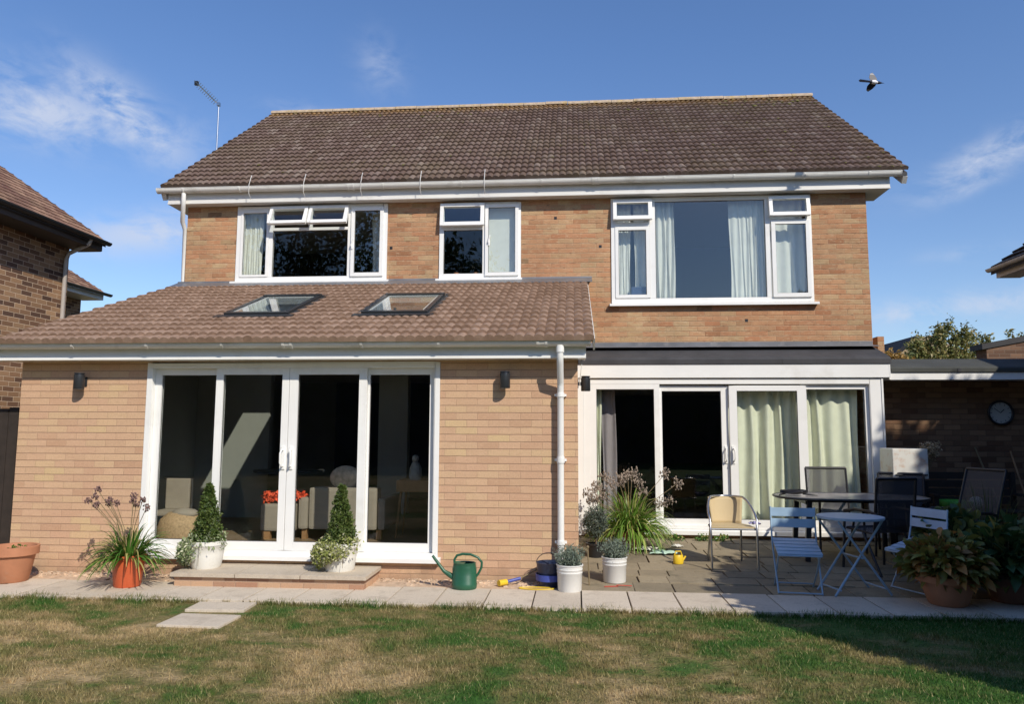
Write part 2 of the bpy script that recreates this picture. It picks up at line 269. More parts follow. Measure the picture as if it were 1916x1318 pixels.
# ------------------------------------------------------------------ mesh helpers
def link(o, parent=None):
    S.collection.objects.link(o)
    if parent: o.parent = parent
    return o
def tag(o, label=None, cat=None, group=None, kind=None):
    for k, v in (('label', label), ('category', cat), ('group', group), ('kind', kind)):
        if v: o[k] = v
    return o
def thing(name, label, cat, loc=(0, 0, 0), rz=0, group=None):
    o = bpy.data.objects.new(name, None); o.empty_display_size = .1; link(o); o.location = loc; o.rotation_euler = (0, 0, rz); return tag(o, label, cat, group)
def copy_thing(r, loc, rz=0, label=None, sc=None):
    c = r.copy(); link(c); c.location = loc; c.rotation_euler = (0, 0, rz)
    if label: c['label'] = label
    if sc: c.scale = sc
    for ch in list(r.children):
        d = ch.copy(); link(d, c)
        for e in list(ch.children): f = e.copy(); link(f, d)
    return c
class MB:
    def __init__(s): s.v = []; s.f = []; s.sm = []
    def add(s, vs, fs, smooth=False):
        k = len(s.v); s.v += [tuple(p) for p in vs]; s.f += [tuple(i+k for i in f) for f in fs]; s.sm += [smooth]*len(fs); return s
    def box(s, x0, x1, y0, y1, z0, z1, rz=0, ry=0, rx=0, piv=None):
        x0, x1 = min(x0, x1), max(x0, x1); y0, y1 = min(y0, y1), max(y0, y1); z0, z1 = min(z0, z1), max(z0, z1)
        vs = [Vector(p) for p in ((x0, y0, z0), (x1, y0, z0), (x1, y1, z0), (x0, y1, z0), (x0, y0, z1), (x1, y0, z1), (x1, y1, z1), (x0, y1, z1))]
        if rz or ry or rx:
            p = Vector(piv or ((x0+x1)/2, (y0+y1)/2, (z0+z1)/2)); R = Matrix.Rotation(rz, 3, 'Z') @ Matrix.Rotation(ry, 3, 'Y') @ Matrix.Rotation(rx, 3, 'X'); vs = [R @ (v-p)+p for v in vs]
        return s.add(vs, [(0, 3, 2, 1), (4, 5, 6, 7), (0, 1, 5, 4), (1, 2, 6, 5), (2, 3, 7, 6), (3, 0, 4, 7)])
    def prism(s, pts, axis, a, b):                        # 2-D outline extruded along an axis
        n = len(pts)
        def P(p, t): return {'x': (t, p[0], p[1]), 'y': (p[0], t, p[1]), 'z': (p[0], p[1], t)}[axis]
        vs = [P(p, a) for p in pts]+[P(p, b) for p in pts]
        return s.add(vs, [tuple(range(n)), tuple(range(2*n-1, n-1, -1))]+[(i, i+n, (i+1) % n+n, (i+1) % n) for i in range(n)])
    def tube(s, pts, r, n=8, closed=False, cap=True):
        pts = [Vector(p) for p in pts]; L = len(pts); rs = r if isinstance(r, (list, tuple)) else [r]*L; vs = []; up = Vector((0, 0, 1)); prev = None
        for i, p in enumerate(pts):
            a = pts[(i-1) % L] if (i > 0 or closed) else p; b = pts[(i+1) % L] if (i < L-1 or closed) else p
            d = (b-a).normalized() if (b-a).length > 1e-9 else Vector((0, 0, 1))
            if prev is None: e = d.cross(up if abs(d.z) < .9 else Vector((1, 0, 0))).normalized()
            else: e = (prev-d*prev.dot(d)); e = e.normalized() if e.length > 1e-6 else d.orthogonal().normalized()
            prev = e; h = d.cross(e)
            for k in range(n): t = 2*pi*k/n; vs.append(p+(e*cos(t)+h*sin(t))*rs[i])
        fs = []
        for i in range(L if closed else L-1):
            for k in range(n):
                a = i*n+k; b = i*n+(k+1) % n; c = ((i+1) % L)*n+(k+1) % n; d = ((i+1) % L)*n+k; fs.append((a, b, c, d))
        if cap and not closed: fs += [tuple(range(n-1, -1, -1)), tuple(range((L-1)*n, L*n))]
        return s.add(vs, fs, True)
    def lathe(s, prof, n=32, c=(0, 0), cap0=True, cap1=False, sx=1, sy=1):
        vs = []; 
        for r, z in prof:
            for k in range(n): t = 2*pi*k/n; vs.append((c[0]+r*cos(t)*sx, c[1]+r*sin(t)*sy, z))
        fs = [(i*n+k, i*n+(k+1) % n, (i+1)*n+(k+1) % n, (i+1)*n+k) for i in range(len(prof)-1) for k in range(n)]
        if cap0: fs.append(tuple(range(n-1, -1, -1)))
        if cap1: fs.append(tuple(range((len(prof)-1)*n, len(prof)*n)))
        return s.add(vs, fs, True)
    def ellipsoid(s, c, r, n=12, m=8, jit=0):
        vs = []
        for j in range(m+1):
            ph = pi*j/m
            for k in range(n):
                t = 2*pi*k/n; q = 1+random.uniform(-jit, jit); vs.append((c[0]+r[0]*sin(ph)*cos(t)*q, c[1]+r[1]*sin(ph)*sin(t)*q, c[2]+r[2]*cos(ph)*q))
        return s.add(vs, [(j*n+k, (j+1)*n+k, (j+1)*n+(k+1) % n, j*n+(k+1) % n) for j in range(m) for k in range(n)], True)
    def build(s, name, m, parent=None, bevel=0, seg=2, smooth=None):
        me = bpy.data.meshes.new(name); me.from_pydata(s.v, [], s.f); me.polygons.foreach_set('use_smooth', s.sm if smooth is None else [smooth]*len(s.f))
        if bevel:
            bm = bmesh.new(); bm.from_mesh(me); bmesh.ops.remove_doubles(bm, verts=bm.verts, dist=1e-6)
            ed = [e for e in bm.edges if len(e.link_faces) == 2 and e.calc_face_angle(0) > .6]
            bmesh.ops.bevel(bm, geom=ed, offset=bevel, segments=seg, profile=.7, affect='EDGES', clamp_overlap=True); bm.to_mesh(me); bm.free()
        if any(s.sm) and not bevel: me.set_sharp_from_angle(angle=rad(50))
        me.materials.append(M[m] if isinstance(m, str) else m); me.update(); o = bpy.data.objects.new(name, me); return link(o, parent)
def npmesh(name, V, Fq, m, parent=None, smooth=False, attr=None):
    V = np.asarray(V, np.float32); Fq = np.asarray(Fq, np.int32); me = bpy.data.meshes.new(name); k = Fq.shape[1]
    me.vertices.add(len(V)); me.vertices.foreach_set('co', V.ravel()); me.loops.add(Fq.size); me.loops.foreach_set('vertex_index', Fq.ravel())
    me.polygons.add(len(Fq)); me.polygons.foreach_set('loop_start', np.arange(0, Fq.size, k, dtype=np.int32)); me.polygons.foreach_set('use_smooth', np.full(len(Fq), smooth))
    if attr is not None: a = me.attributes.new('tile', 'FLOAT', 'FACE'); a.data.foreach_set('value', np.asarray(attr, np.float32))
    me.update(calc_edges=True); me.validate(); me.materials.append(M[m] if isinstance(m, str) else m); return link(bpy.data.objects.new(name, me), parent)
def leaves(name, C, size, m, parent=None, asp=.55, droop=None, jit=.35):
    C = np.asarray(C, float); n = len(C); a = rng.normal(size=(n, 3)); a /= np.linalg.norm(a, axis=1)[:, None]
    if droop is not None: a = a*(1-abs(droop))+np.array([0, 0, droop]); a /= np.linalg.norm(a, axis=1)[:, None]
    b = np.cross(a, rng.normal(size=(n, 3))); b /= np.linalg.norm(b, axis=1)[:, None]; s_ = (size*(1+rng.uniform(-jit, jit, n)))[:, None]
    nn = np.cross(a, b)*.12
    V = np.stack([C, C+a*s_*.5+b*s_*asp*.5+nn*s_, C+a*s_, C+a*s_*.5-b*s_*asp*.5+nn*s_], 1).reshape(-1, 3)
    return npmesh(name, V, np.arange(4*n).reshape(n, 4), m, parent)
def blob_pts(n, c, r, shell=.55, flat=0):
    d = rng.normal(size=(n, 3)); d /= np.linalg.norm(d, axis=1)[:, None]; k = rng.uniform(shell, 1, n)**.7; return np.array(c)+d*k[:, None]*np.array(r)
def blades(name, n, base_r, L, w, m, parent=None, z0=0, lean=(.15, 1.1), grav=1.0, seg=6, c=(0, 0), tip=.15, zmin=None):
    V = []; Fq = []
    for i in range(n):
        t = random.uniform(0, 2*pi); r0 = base_r*math.sqrt(random.random()); p = Vector((c[0]+r0*cos(t), c[1]+r0*sin(t), z0)); t2 = t+random.uniform(-.5, .5)
        ln = random.uniform(*lean); d = Vector((sin(ln)*cos(t2), sin(ln)*sin(t2), cos(ln))); l = L*random.uniform(.65, 1.1); ww = w*random.uniform(.7, 1.2); side = Vector((-sin(t2), cos(t2), 0))
        side = (side+Vector((0, 0, random.uniform(-.5, .5)))).normalized()
        for k in range(seg+1):
            f = k/seg; wk = ww*(1-(1-tip)*f**2.2)*.5; V += [p-side*wk, p+side*wk]
            if k < seg: a = len(V)-2; Fq.append((a, a+1, a+3, a+2))
            d = (d+Vector((0, 0, -grav*l/seg*(1.5+2*f)))).normalized(); p = p+d*l/seg
            if zmin is not None and p.z < zmin: p.z = zmin
    return npmesh(name, V, Fq, m, parent, True)
def curtain(name, label, x0, x1, z0, z1, y, m, period=.14, amp=.035, seed=0, group=None, taper=0., part=None):
    r = random.Random(seed); nx = int((x1-x0)/.008)+2; ph = 0; xs = [x0+(x1-x0)*i/(nx-1) for i in range(nx)]; phs = []; am = []
    a_cur = amp
    for i in range(nx):
        phs.append(ph); ph += 2*pi*(xs[1]-xs[0])/(period*(1+.45*sin(xs[i]*5.1+seed))); am.append(amp*(.75+.4*sin(xs[i]*7+seed*2)))
    V = []; nz = 14
    for j in range(nz+1):
        f = j/nz; z = z0+(z1-z0)*f
        for i in range(nx):
            xx = xs[i]+taper*(1-f)*(xs[i]-x0)/(x1-x0)+.012*sin(f*5+phs[i]*.5); V.append((xx, y+am[i]*(1.1-.35*f)*sin(phs[i]+.25*sin(f*4+seed)), z))
    Fq = [(j*nx+i, j*nx+i+1, (j+1)*nx+i+1, (j+1)*nx+i) for j in range(nz) for i in range(nx-1)]
    o = npmesh(name, V, Fq, m, None, True); md = o.modifiers.new('t', 'SOLIDIFY'); md.thickness = .004
    return tag(o, label, 'curtain', group)

# ------------------------------------------------------------------ ground, lawn, path, patio
GZ = -.035
gr = MB().add([(-900, -900, GZ-.03), (900, -900, GZ-.03), (900, 900, GZ-.03), (-900, 900, GZ-.03)], [(0, 1, 2, 3)]).build('ground', 'lawn'); tag(gr, kind='structure')
lw = MB().add([(-1.5, -30, GZ), (14.5, -30, GZ), (14.5, -1.06, GZ), (-1.5, -1.06, GZ)], [(0, 1, 2, 3)]).build('lawn', 'lawn'); tag(lw, kind='structure')
def grass(n, x0, x1, y0, y1, h, w):
    x = rng.uniform(x0, x1, n); y = rng.uniform(y0, y1, n)
    keep = ~((x > 2.62) & (x < 3.32) & (y > -1.93) & (y < -1.0) & (rng.uniform(size=n) < .97)); x = x[keep]; y = y[keep]; n = len(x)
    pn = np.sin(x*2.3+np.sin(y*3.1)*1.7)+np.sin(y*4.7+x*1.1+np.sin(x*5.3)); k2 = rng.uniform(size=n) > np.clip(pn-.9, 0, .75); x, y = x[k2], y[k2]; n = len(x); t = rng.uniform(0, 2*pi, n); hh = h*rng.uniform(.4, 1.25, n)*(.75+.5*np.sin(x*3.1+np.sin(y*4)*1.3)**2); ln = rng.uniform(.1, 1.0, n); ta = rng.uniform(0, 2*pi, n)
    px = np.cos(t)*w*.5; py = np.sin(t)*w*.5; z = np.full(n, GZ)
    V = np.stack([np.stack([x-px, y-py, z], 1), np.stack([x+px, y+py, z], 1), np.stack([x+np.cos(ta)*hh*ln, y+np.sin(ta)*hh*ln, z+hh], 1)], 1).reshape(-1, 3)
    return V
Vg = np.concatenate([grass(190000, -1.2, 10.5, -4.0, -1.07, .026, .0055), grass(9000, -1.2, 10.5, -1.13, -1.03, .055, .007), grass(25000, -1.5, 13, -9, -4, .035, .012)])
Vt = []
for i in range(260):
    x_, y_ = random.uniform(-1, 10.2), random.choice((-1.09, -1.09, random.uniform(-3.6, -1.1)))
    for k in range(16):
        a = random.uniform(0, 6.28); q = random.uniform(0, .025); h_ = random.uniform(.025, .055); bx_, by_ = x_+q*cos(a), y_+q*sin(a); Vt += [(bx_-.003, by_, GZ), (bx_+.003, by_, GZ), (bx_+cos(a)*h_*.5, by_+sin(a)*h_*.5, GZ+h_)]
Vg = np.concatenate([Vg, np.array(Vt)])
tag(npmesh('grass', Vg, np.arange(len(Vg)).reshape(-1, 3), 'grass'), kind='stuff', label='short patchy green and straw coloured lawn grass', cat='grass')
# path: one row of pale slabs, their joints showing
mb = MB(); x = -1.23+.02
while x < 14:
    w = .43; dz = random.uniform(-.003, .003); mb.box(x+.006, x+w-.006, -1.075+random.uniform(-.008, .008), -.375+random.uniform(-.006, .006), -.05, dz, rz=random.uniform(-.006, .006)); x += w+.0015
tag(mb.build('path', 'slab', bevel=.006), kind='structure')
tag(MB().box(-1.5, 14.2, -1.06, -.1, -.3, -.02).build('path_bed', 'soil'), kind='structure')
# rubble strip between path and wall
tag(MB().box(-1.5, 6.1, -.36, -.001, -.25, -.008).build('rubble_strip', 'gravelm'), kind='structure')
V = []; Fq = []
for i in range(1500):
    cx_, cy_ = random.uniform(-.8, 6.08), -.005-abs(random.gauss(0, .1)); s_ = random.uniform(.005, .02)
    if cy_ < -.36: continue
    p = [(cx_+random.uniform(-s_, s_)+dx*s_, cy_+dy*s_*.8+random.uniform(-s_, s_)*.3, z) for dx, dy, z in ((-1, -1, -.01), (1, -1, -.01), (1, 1, -.01), (-1, 1, -.01), (-.6, -.6, s_*.8-.01), (.6, -.6, s_*.9-.01), (.6, .6, s_-.01), (-.6, .6, s_*.7-.01))]
    k = len(V); V += p; Fq += [tuple(k+j for j in f) for f in ((4, 5, 6, 7), (0, 1, 5, 4), (1, 2, 6, 5), (2, 3, 7, 6), (3, 0, 4, 7))]
tag(npmesh('rubble', V, Fq, 'gravelm'), 'small pale stones and mortar crumbs at the foot of the brick wall', 'gravel', kind='stuff')
# patio rising gently to the doors
def PZ(y): return max(0, .026*(y+.36))
mb = MB(); rr = random.Random(4); y = -.365
while y < 7.0:
    d = rr.choice((.3, .38, .45, .45)); x = 6.13-rr.uniform(0, .3)
    while x < 14:
        w = rr.choice((.3, .38, .45, .6)); a, b_ = max(x, 6.12)+.005, min(x+w, 14)-.005
        if b_-a > .05:
            z0_, z1_ = PZ(y), PZ(y+d); t = rr.uniform(-.007, .005); j = lambda: rr.uniform(-.007, .007)
            q = [(a+j(), y+.008+j()), (b_+j(), y+.008+j()), (b_+j(), y+d-.008+j()), (a+j(), y+d-.008+j())]
            mb.add([(p[0], p[1], -.1) for p in q]+[(p[0], p[1], PZ(p[1])+t) for p in q], [(4, 5, 6, 7), (0, 1, 5, 4), (1, 2, 6, 5), (2, 3, 7, 6), (3, 0, 4, 7)])
        x += w
    y += d
tag(mb.build('patio', 'flag', bevel=.006), kind='structure')
tag(MB().add([(6.11, -.37, -.015), (14, -.37, -.015), (14, 7, PZ(7)-.02), (6.11, 7, PZ(7)-.02)], [(0, 1, 2, 3)]).build('patio_bed', 'soil'), kind='structure')
st = MB().box(2.74, 3.25, -1.40, -1.11, -.08, -.012, rz=.05).build('stepping_stone', 'slab', bevel=.008); tag(st, 'pale square stone in the grass touching the slab path', 'paving stone', 'stepping stones in the lawn')
st = MB().box(2.78, 3.30, -1.90, -1.53, -.08, -.016, rz=-.03).build('stepping_stone', 'slab', bevel=.008); tag(st, 'pale square stone farther out in the lawn, one away from the path', 'paving stone', 'stepping stones in the lawn')

# ------------------------------------------------------------------ THE HOUSE
H = thing('brick_house', 'two storey brick house with brown tiled roof, lean-to extension and white patio doors', 'house')
def wall_y(mb, x0, x1, z0, z1, y0, y1, holes):             # wall facing the garden, pieces butted round openings
    holes = sorted(holes); x = x0
    for (a, b, c, d) in holes:
        if a > x: mb.box(x, a, y0, y1, z0, z1)
        if c > z0: mb.box(a, b, y0, y1, z0, c)
        if d < z1: mb.box(a, b, y0, y1, d, z1)
        x = b
    if x < x1: mb.box(x, x1, y0, y1, z0, z1)
XR, XL, YM, XM = 6.107, 0., 3.27, 10.34
def rz_ext(y): return 2.47+.3646*(y+.2)
def rz_main(y): return 5.2+.7317*(y-2.95)
mb = MB(); wall_y(mb, 0, XR, -.1, 2.26, 0, .27, [(1.45, 4.67, .17, 2.235)])
mb.prism([(.27, -.1), (3.55, -.1), (3.55, rz_ext(3.27)-.06), (.27, rz_ext(.27)-.06)], 'x', 0, .27)
mb.prism([(.27, -.1), (3.27, -.1), (3.27, rz_ext(3.27)-.06), (.27, rz_ext(.27)-.06)], 'x', XR-.27, XR)
mb.build('extension_wall', 'brick_new', H)
# upper front wall with three window openings
W1 = (.822, 3.222, 3.79, 5.0); W2 = (4.03, 5.281, 3.79, 4.98); W3 = (6.63, 9.55, 3.39, 5.0)
mb = MB(); wall_y(mb, 0, XM, 2.52, 5.02, YM, YM+.27, [W1, W2, W3])
mb.prism([(3.54, 3.0), (11.0, 3.0), (11.0, 5.1), (7.1, rz_main(7.1)-.1), (3.54, 5.1)], 'x', 0, .27)
mb.prism([(3.54, 2.52), (11.0, 2.52), (11.0, 5.1), (7.1, rz_main(7.1)-.1), (3.54, 5.1)], 'x', XM-.27, XM)
mb.box(.27, XM-.27, 10.73, 11.0, -.1, 5.1)
mb.box(0, .27, 3.55, 11.0, -.1, 3.0); mb.box(XM-.27, XM, 3.27, 11.0, -.1, 2.52)
mb.build('main_wall', 'brick_old', H)
# dark weep holes in the old brickwork
for (x, z) in ((5.80, 4.72), (6.47, 4.27), (3.28, 4.3), (8.58, 3.13)):
    MB().box(x-.02, x+.022, YM-.002, YM+.02, z-.022, z+.022).build('weep_hole', 'black', H)
# ------- tiled roofs as real wavy courses
def tiled(name, x0, x1, yz, n, per, m, parent, thick=.026, amp=.017, dirx=1, sub=6, seed=1, rollper=3, axis='x', holes=()):
    (ya, za), (yb, zb) = yz; nx = int(round((x1-x0)/per))*sub; xs = np.linspace(x0, x1, nx+1); L = math.hypot(yb-ya, zb-za); ny, nz = -(zb-za)/L, (yb-ya)/L
    ph = (np.arange(nx+1)/sub) % 1.; prof = amp*np.abs(np.sin(pi*ph))**.8; V = []; Fq = []; A = []; r2 = np.random.default_rng(seed)
    tiles = int(nx/sub/rollper)+2
    for c in range(n):
        f0, f1 = c/n, (c+1)/n+.18/n; tid = (np.arange(nx)//sub+(c % 2)*0)//rollper; jt = r2.uniform(0, .006, tiles)+(r2.uniform(0, 1, tiles) > .97)*.008; vx = np.minimum(np.arange(nx+1)//(sub*rollper), tiles-1)
        lift0 = thick+jt[vx]; lift1 = .002
        def P(f, l): 
            yy = ya+(yb-ya)*f+ny*l; zz = za+(zb-za)*f+nz*l; return np.stack([xs, yy*np.ones_like(xs), zz*np.ones_like(xs)], 1) if axis == 'x' else np.stack([yy*np.ones_like(xs), xs, zz*np.ones_like(xs)], 1)
        rows = [P(f0, prof*0-.004), P(f0, prof+lift0), P(f1, prof+lift1)]; k = len(V)*(nx+1); V += rows
        i = np.arange(nx); val = r2.uniform(0, 1, tiles)**1.3; yy_ = ya+(yb-ya)*(f0+f1)/2
        for h in holes:
            if h[2] < yy_ < h[3]: i = i[(xs[i] < h[0]) | (xs[i] > h[1])]
        for a in (0, 1):
            Fq.append(np.stack([k+a*(nx+1)+i, k+a*(nx+1)+i+1, k+(a+1)*(nx+1)+i+1, k+(a+1)*(nx+1)+i], 1)); A.append(val[np.minimum(tid[i], tiles-1)])
    return npmesh(name, np.concatenate(V), np.concatenate(Fq), m, parent, False, np.concatenate(A))
rf = tiled('main_roof', -.34, 10.86, ((3.045, rz_main(3.045)), (7.1, rz_main(7.1))), 21, .1, 'tile_main', H, thick=.034, amp=.026, rollper=1)
mb = MB()
for i in range(170):
    c_ = random.randint(0, 20); y_ = 3.045+(7.1-3.045)*c_/21; x_ = random.choice((random.uniform(-.3, 10.8), random.uniform(9, 10.8))); 
    if random.random() < .35: y_ = random.uniform(6.4, 7.0)
    q = random.uniform(.012, .035); mb.ellipsoid((x_, y_, rz_main(y_)+.045), (q*1.4, q, q*.6), 7, 5, .2)
tag(mb.build('moss', plain('roof moss', (.13, .12, .035), .95, .3, 30, .8), rf), kind='stuff')
mb = MB(); zr = rz_main(7.1)
mb.prism([(3.06, rz_main(3.06)-.05), (7.1, zr-.04), (7.1, zr-.10), (3.06, rz_main(3.06)-.1)], 'x', -.33, 10.85)
mb.prism([(7.1, zr-.01), (11.15, rz_main(3.05)), (11.15, rz_main(3.05)-.1), (7.1, zr-.11)], 'x', -.34, 10.86)
mb.build('roof_underside', 'felt', rf)
mb = MB(); x = -.34
while x < 10.8:
    w = .45; ps = [(cos(t)*.12, sin(t)*.095) for t in [pi*i/10 for i in range(11)]]; dz = random.uniform(-.006, .006)
    mb.prism([(7.1+a, zr-.015+b+dz) for a, b in ps], 'x', x+.004, min(x+w, 10.87)-.004); x += w
mb.build('ridge_tiles', plain('lichen ridge', (.42, .33, .24), .85, .3, 12, .3, dirt=((.42, .30, .08), 5, .5, .6)), rf)
# verges: cement edge under the tiles
for xa, xb in ((-.335, -.27), (10.79, 10.855)):
    MB().prism([(3.06, rz_main(3.06)-.11), (7.1, zr-.11), (7.1, zr-.24), (3.12, rz_main(3.12)-.24)], 'x', xa, xb).build('bargeboard', 'upvc_old', rf)
# main eaves
mb = MB().box(-.24, 10.62, 3.10, 3.12, 5.012, 5.19).box(-.24, 10.62, 3.088, 3.10, 5.012, 5.034); mb.build('fascia_board', 'upvc_old', H)
MB().box(-.24, -.001, 3.122, 3.7, 5.014, 5.03).box(0, XM, 3.122, 3.268, 5.014, 5.03).box(XM+.001, 10.62, 3.122, 3.7, 5.014, 5.03).build('soffit_board', 'upvc_old', H)
for xa in (10.6, -.24): MB().prism([(3.122, 5.032), (3.7, 5.032), (3.7, 5.5), (3.122, 5.2)], 'x', xa, xa+.02).build('box_end', 'upvc_old', H)
def gutter(x0, x1, yc, zt, r, joints, brk, parent=H, dp=1.):
    n = 10; sin = lambda t: math.sin(t)*dp; arc = [(yc-r*cos(pi*i/n), zt-r*sin(pi*i/n)) for i in range(n+1)]; inn = [(yc-(r-.004)*cos(pi*i/n), zt-(r-.004)*sin(pi*i/n)) for i in range(n+1)]
    out = [(arc[0][0]-.004, zt), (arc[0][0]-.004, zt+.006), (inn[0][0]+.003, zt+.006)]+inn[1:]+[(arc[-1][0], zt)]+arc[::-1][1:]
    o = MB().prism(out, 'x', x0, x1).build('gutter', 'gutter', parent, smooth=False)
    for x in joints:
        R_o = r+.009; a2 = [(yc-R_o*cos(pi*i/n), zt-R_o*sin(pi*i/n)) for i in range(n+1)]; a3 = [(yc-(r+.0008)*cos(pi*i/n), zt-(r+.0008)*sin(pi*i/n)) for i in range(n+1)]
        m_ = MB()
        for q in ((x-.055, x-.03), (x+.03, x+.055)): m_.prism(a2+a3[::-1], 'x', *q)
        m_.prism([(p[0], p[1]-.0) for p in [(yc-(r+.005)*cos(pi*i/n), zt-(r+.005)*sin(pi*i/n)) for i in range(n+1)]+a3[::-1]], 'x', x-.03, x+.03); m_.build('gutter_joint', 'gutter', o)
    for x in brk:
        R_o = r+.008; a2 = [(yc-R_o*cos(pi*i/n), zt+.003-R_o*sin(pi*i/n)) for i in range(n+1)]; a3 = [(yc-(r+.0008)*cos(pi*i/n), zt+.003-(r+.0008)*sin(pi*i/n)) for i in range(n+1)]
        MB().prism(a2+a3[::-1], 'x', x-.013, x+.013).build('gutter_bracket', 'gutter', o)
    for x in (x0, x1): MB().prism([(yc-(r+.004)*cos(pi*i/n), zt+.004-(r+.004)*sin(pi*i/n)) for i in range(n+1)], 'x', x-.006, x+.006).build('gutter_end', 'gutter', o)
    return o
g1 = gutter(-.37, 10.74, 3.03, 5.232, .057, (2.70, 6.4), (.05, .95, 1.95, 3.2, 4.4, 5.6, 7.4, 8.4, 9.4, 10.3), dp=1.2)
for x in (1.12, 1.98, 2.87, 3.78, 4.75): MB().tube([(x, 3.05, 5.05), (x, 2.965, 5.12), (x, 2.962, 5.25), (x, 3.02, 5.38), (x, 3.05, 5.43)], .005, 6).build('gutter_strap', 'upvc_old', g1)
g2 = gutter(-.55, 6.23, -.268, 2.415, .055, (3.12, 5.75), (-.1, .78, 1.6, 2.42, 3.9, 4.7), H)
# extension eaves
MB().box(-.45, 6.19, -.19, -.17, 2.25, 2.42).box(-.45, 6.19, -.205, -.19, 2.25, 2.278).build('fascia_board', 'upvc', H)
MB().box(-.45, 6.19, -.168, -.002, 2.252, 2.268).build('soffit_board', 'upvc', H)
MB().prism([(-.168, 2.27), (.0, 2.27), (.3, 2.27), (.3, rz_ext(.3)-.057), (-.168, rz_ext(-.168)-.057)], 'x', 6.172, 6.188).build('box_end', 'upvc', H)
rf2 = tiled('extension_roof', -.13, 6.27, ((-.345, rz_ext(-.345)), (3.2, rz_ext(3.2))), 15, .1, 'tile_ext', H, thick=.034, amp=.021, seed=5, rollper=1, holes=[(1.85, 2.67, .87, 2.03), (3.54, 4.36, .87, 2.03)])
mb = MB()
def slab_roof(mb, xa, xb, ya, yb): mb.prism([(ya, rz_ext(ya)-.012), (yb, rz_ext(yb)-.012), (yb, rz_ext(yb)-.055), (ya, rz_ext(ya)-.055)], 'x', xa, xb)
SK = ((1.86, 2.66), (3.55, 4.35)); SY = (.88, 2.02)
slab_roof(mb, -.12, 6.26, -.19, SY[0]); slab_roof(mb, -.12, 6.26, SY[1], 3.26)
for a, b in ((-.12, SK[0][0]), (SK[0][1], SK[1][0]), (SK[1][1], 6.26)): slab_roof(mb, a, b, SY[0]+.001, SY[1]-.001)
mb.build('roof_deck', 'ceiling', rf2)
MB().prism([(-.3, rz_ext(-.3)-.0), (3.26, rz_ext(3.26)), (3.26, rz_ext(3.26)-.16), (-.2, rz_ext(-.2)-.14)], 'x', -.137, -.121).build('bargeboard', 'upvc_old', rf2)
MB().prism([(-.3, rz_ext(-.3)-.0), (3.26, rz_ext(3.26)), (3.26, rz_ext(3.26)-.16), (-.2, rz_ext(-.2)-.14)], 'x', 6.262, 6.28).build('bargeboard', 'upvc_old', rf2)
# lead where the roofs meet the old wall
MB().prism([(3.0, rz_ext(3.0)+.045), (3.262, rz_ext(3.24)+.05), (3.262, rz_ext(3.24)+.09), (3.255, rz_ext(3.24)+.09), (3.25, rz_ext(3.24)+.07), (3.0, rz_ext(3.0)+.052)], 'x', -.1, 6.34).build('lead_flashing', 'lead', H)
MB().prism([(3.02, 2.715), (3.262, 2.745), (3.262, 2.815), (3.25, 2.815), (3.25, 2.757), (3.02, 2.727)], 'x', 6.15, 10.33).build('lead_flashing', 'lead', H)
# roof windows: cut tiles are hidden under the frame
sl_ = math.atan(.3646)
def roof_window(xa, xb):
    y0, y1 = SY; root = MB()
    def P(x, y, l): return (x, y-sin(sl_)*l, rz_ext(y)+cos(sl_)*l)
    def bar(mb, xa, xb, ya, yb, l0, l1):
        vs = [P(xa, ya, l0), P(xb, ya, l0), P(xb, yb, l0), P(xa, yb, l0), P(xa, ya, l1), P(xb, ya, l1), P(xb, yb, l1), P(xa, yb, l1)]
        mb.add(vs, [(0, 3, 2, 1), (4, 5, 6, 7), (0, 1, 5, 4), (1, 2, 6, 5), (2, 3, 7, 6), (3, 0, 4, 7)])
    mb = MB(); t = .055
    bar(mb, xa, xb, y0-.02, y0+t, -.05, .065); bar(mb, xa, xb, y1-t, y1+.02, -.05, .08); bar(mb, xa, xa+t, y0+t, y1-t, -.05, .07); bar(mb, xb-t, xb, y0+t, y1-t, -.05, .07)
    w = mb.build('roof_window', 'alu_dark', H, bevel=.004)
    m2 = MB(); bar(m2, xa-.08, xb+.08, y0-.14, y0-.021, .03, .046); bar(m2, xa-.06, xa-.001, y0-.02, y1+.02, .03, .045); bar(m2, xb+.001, xb+.06, y0-.02, y1+.02, .03, .045); bar(m2, xa-.06, xb+.06, y1+.021, y1+.09, .03, .05)
    m2.build('flashing', 'alu_dark', w)
    m3 = MB(); bar(m3, xa+t, xb-t, y0+t, y1-t, .05, .056); m3.build('pane', 'glass_dark', w)
    m4 = MB(); bar(m4, xa+t+.001, xa+t+.03, y0+t, y1-t, -.04, .055); bar(m4, xb-t-.03, xb-t-.001, y0+t, y1-t, -.04, .055); bar(m4, xa+t+.03, xb-t-.03, y0+t, y0+t+.03, -.04, .055); bar(m4, xa+t+.03, xb-t-.03, y1-t-.03, y1-t, -.04, .055)
    m4.build('inner_frame', 'upvc', w)
    m5 = MB(); a, b_ = xa+t-.02, xb-t+.02; c, d = y0+t-.02, y1-t+.02; bar(m5, a-.012, a, c, d, -.34, -.056); bar(m5, b_, b_+.012, c, d, -.34, -.056); bar(m5, a, b_, c-.012, c, -.34, -.056); bar(m5, a, b_, d, d+.012, -.34, -.056)
    m5.build('reveal_lining', 'upvc', w); return w
roof_window(*SK[0]); roof_window(*SK[1])
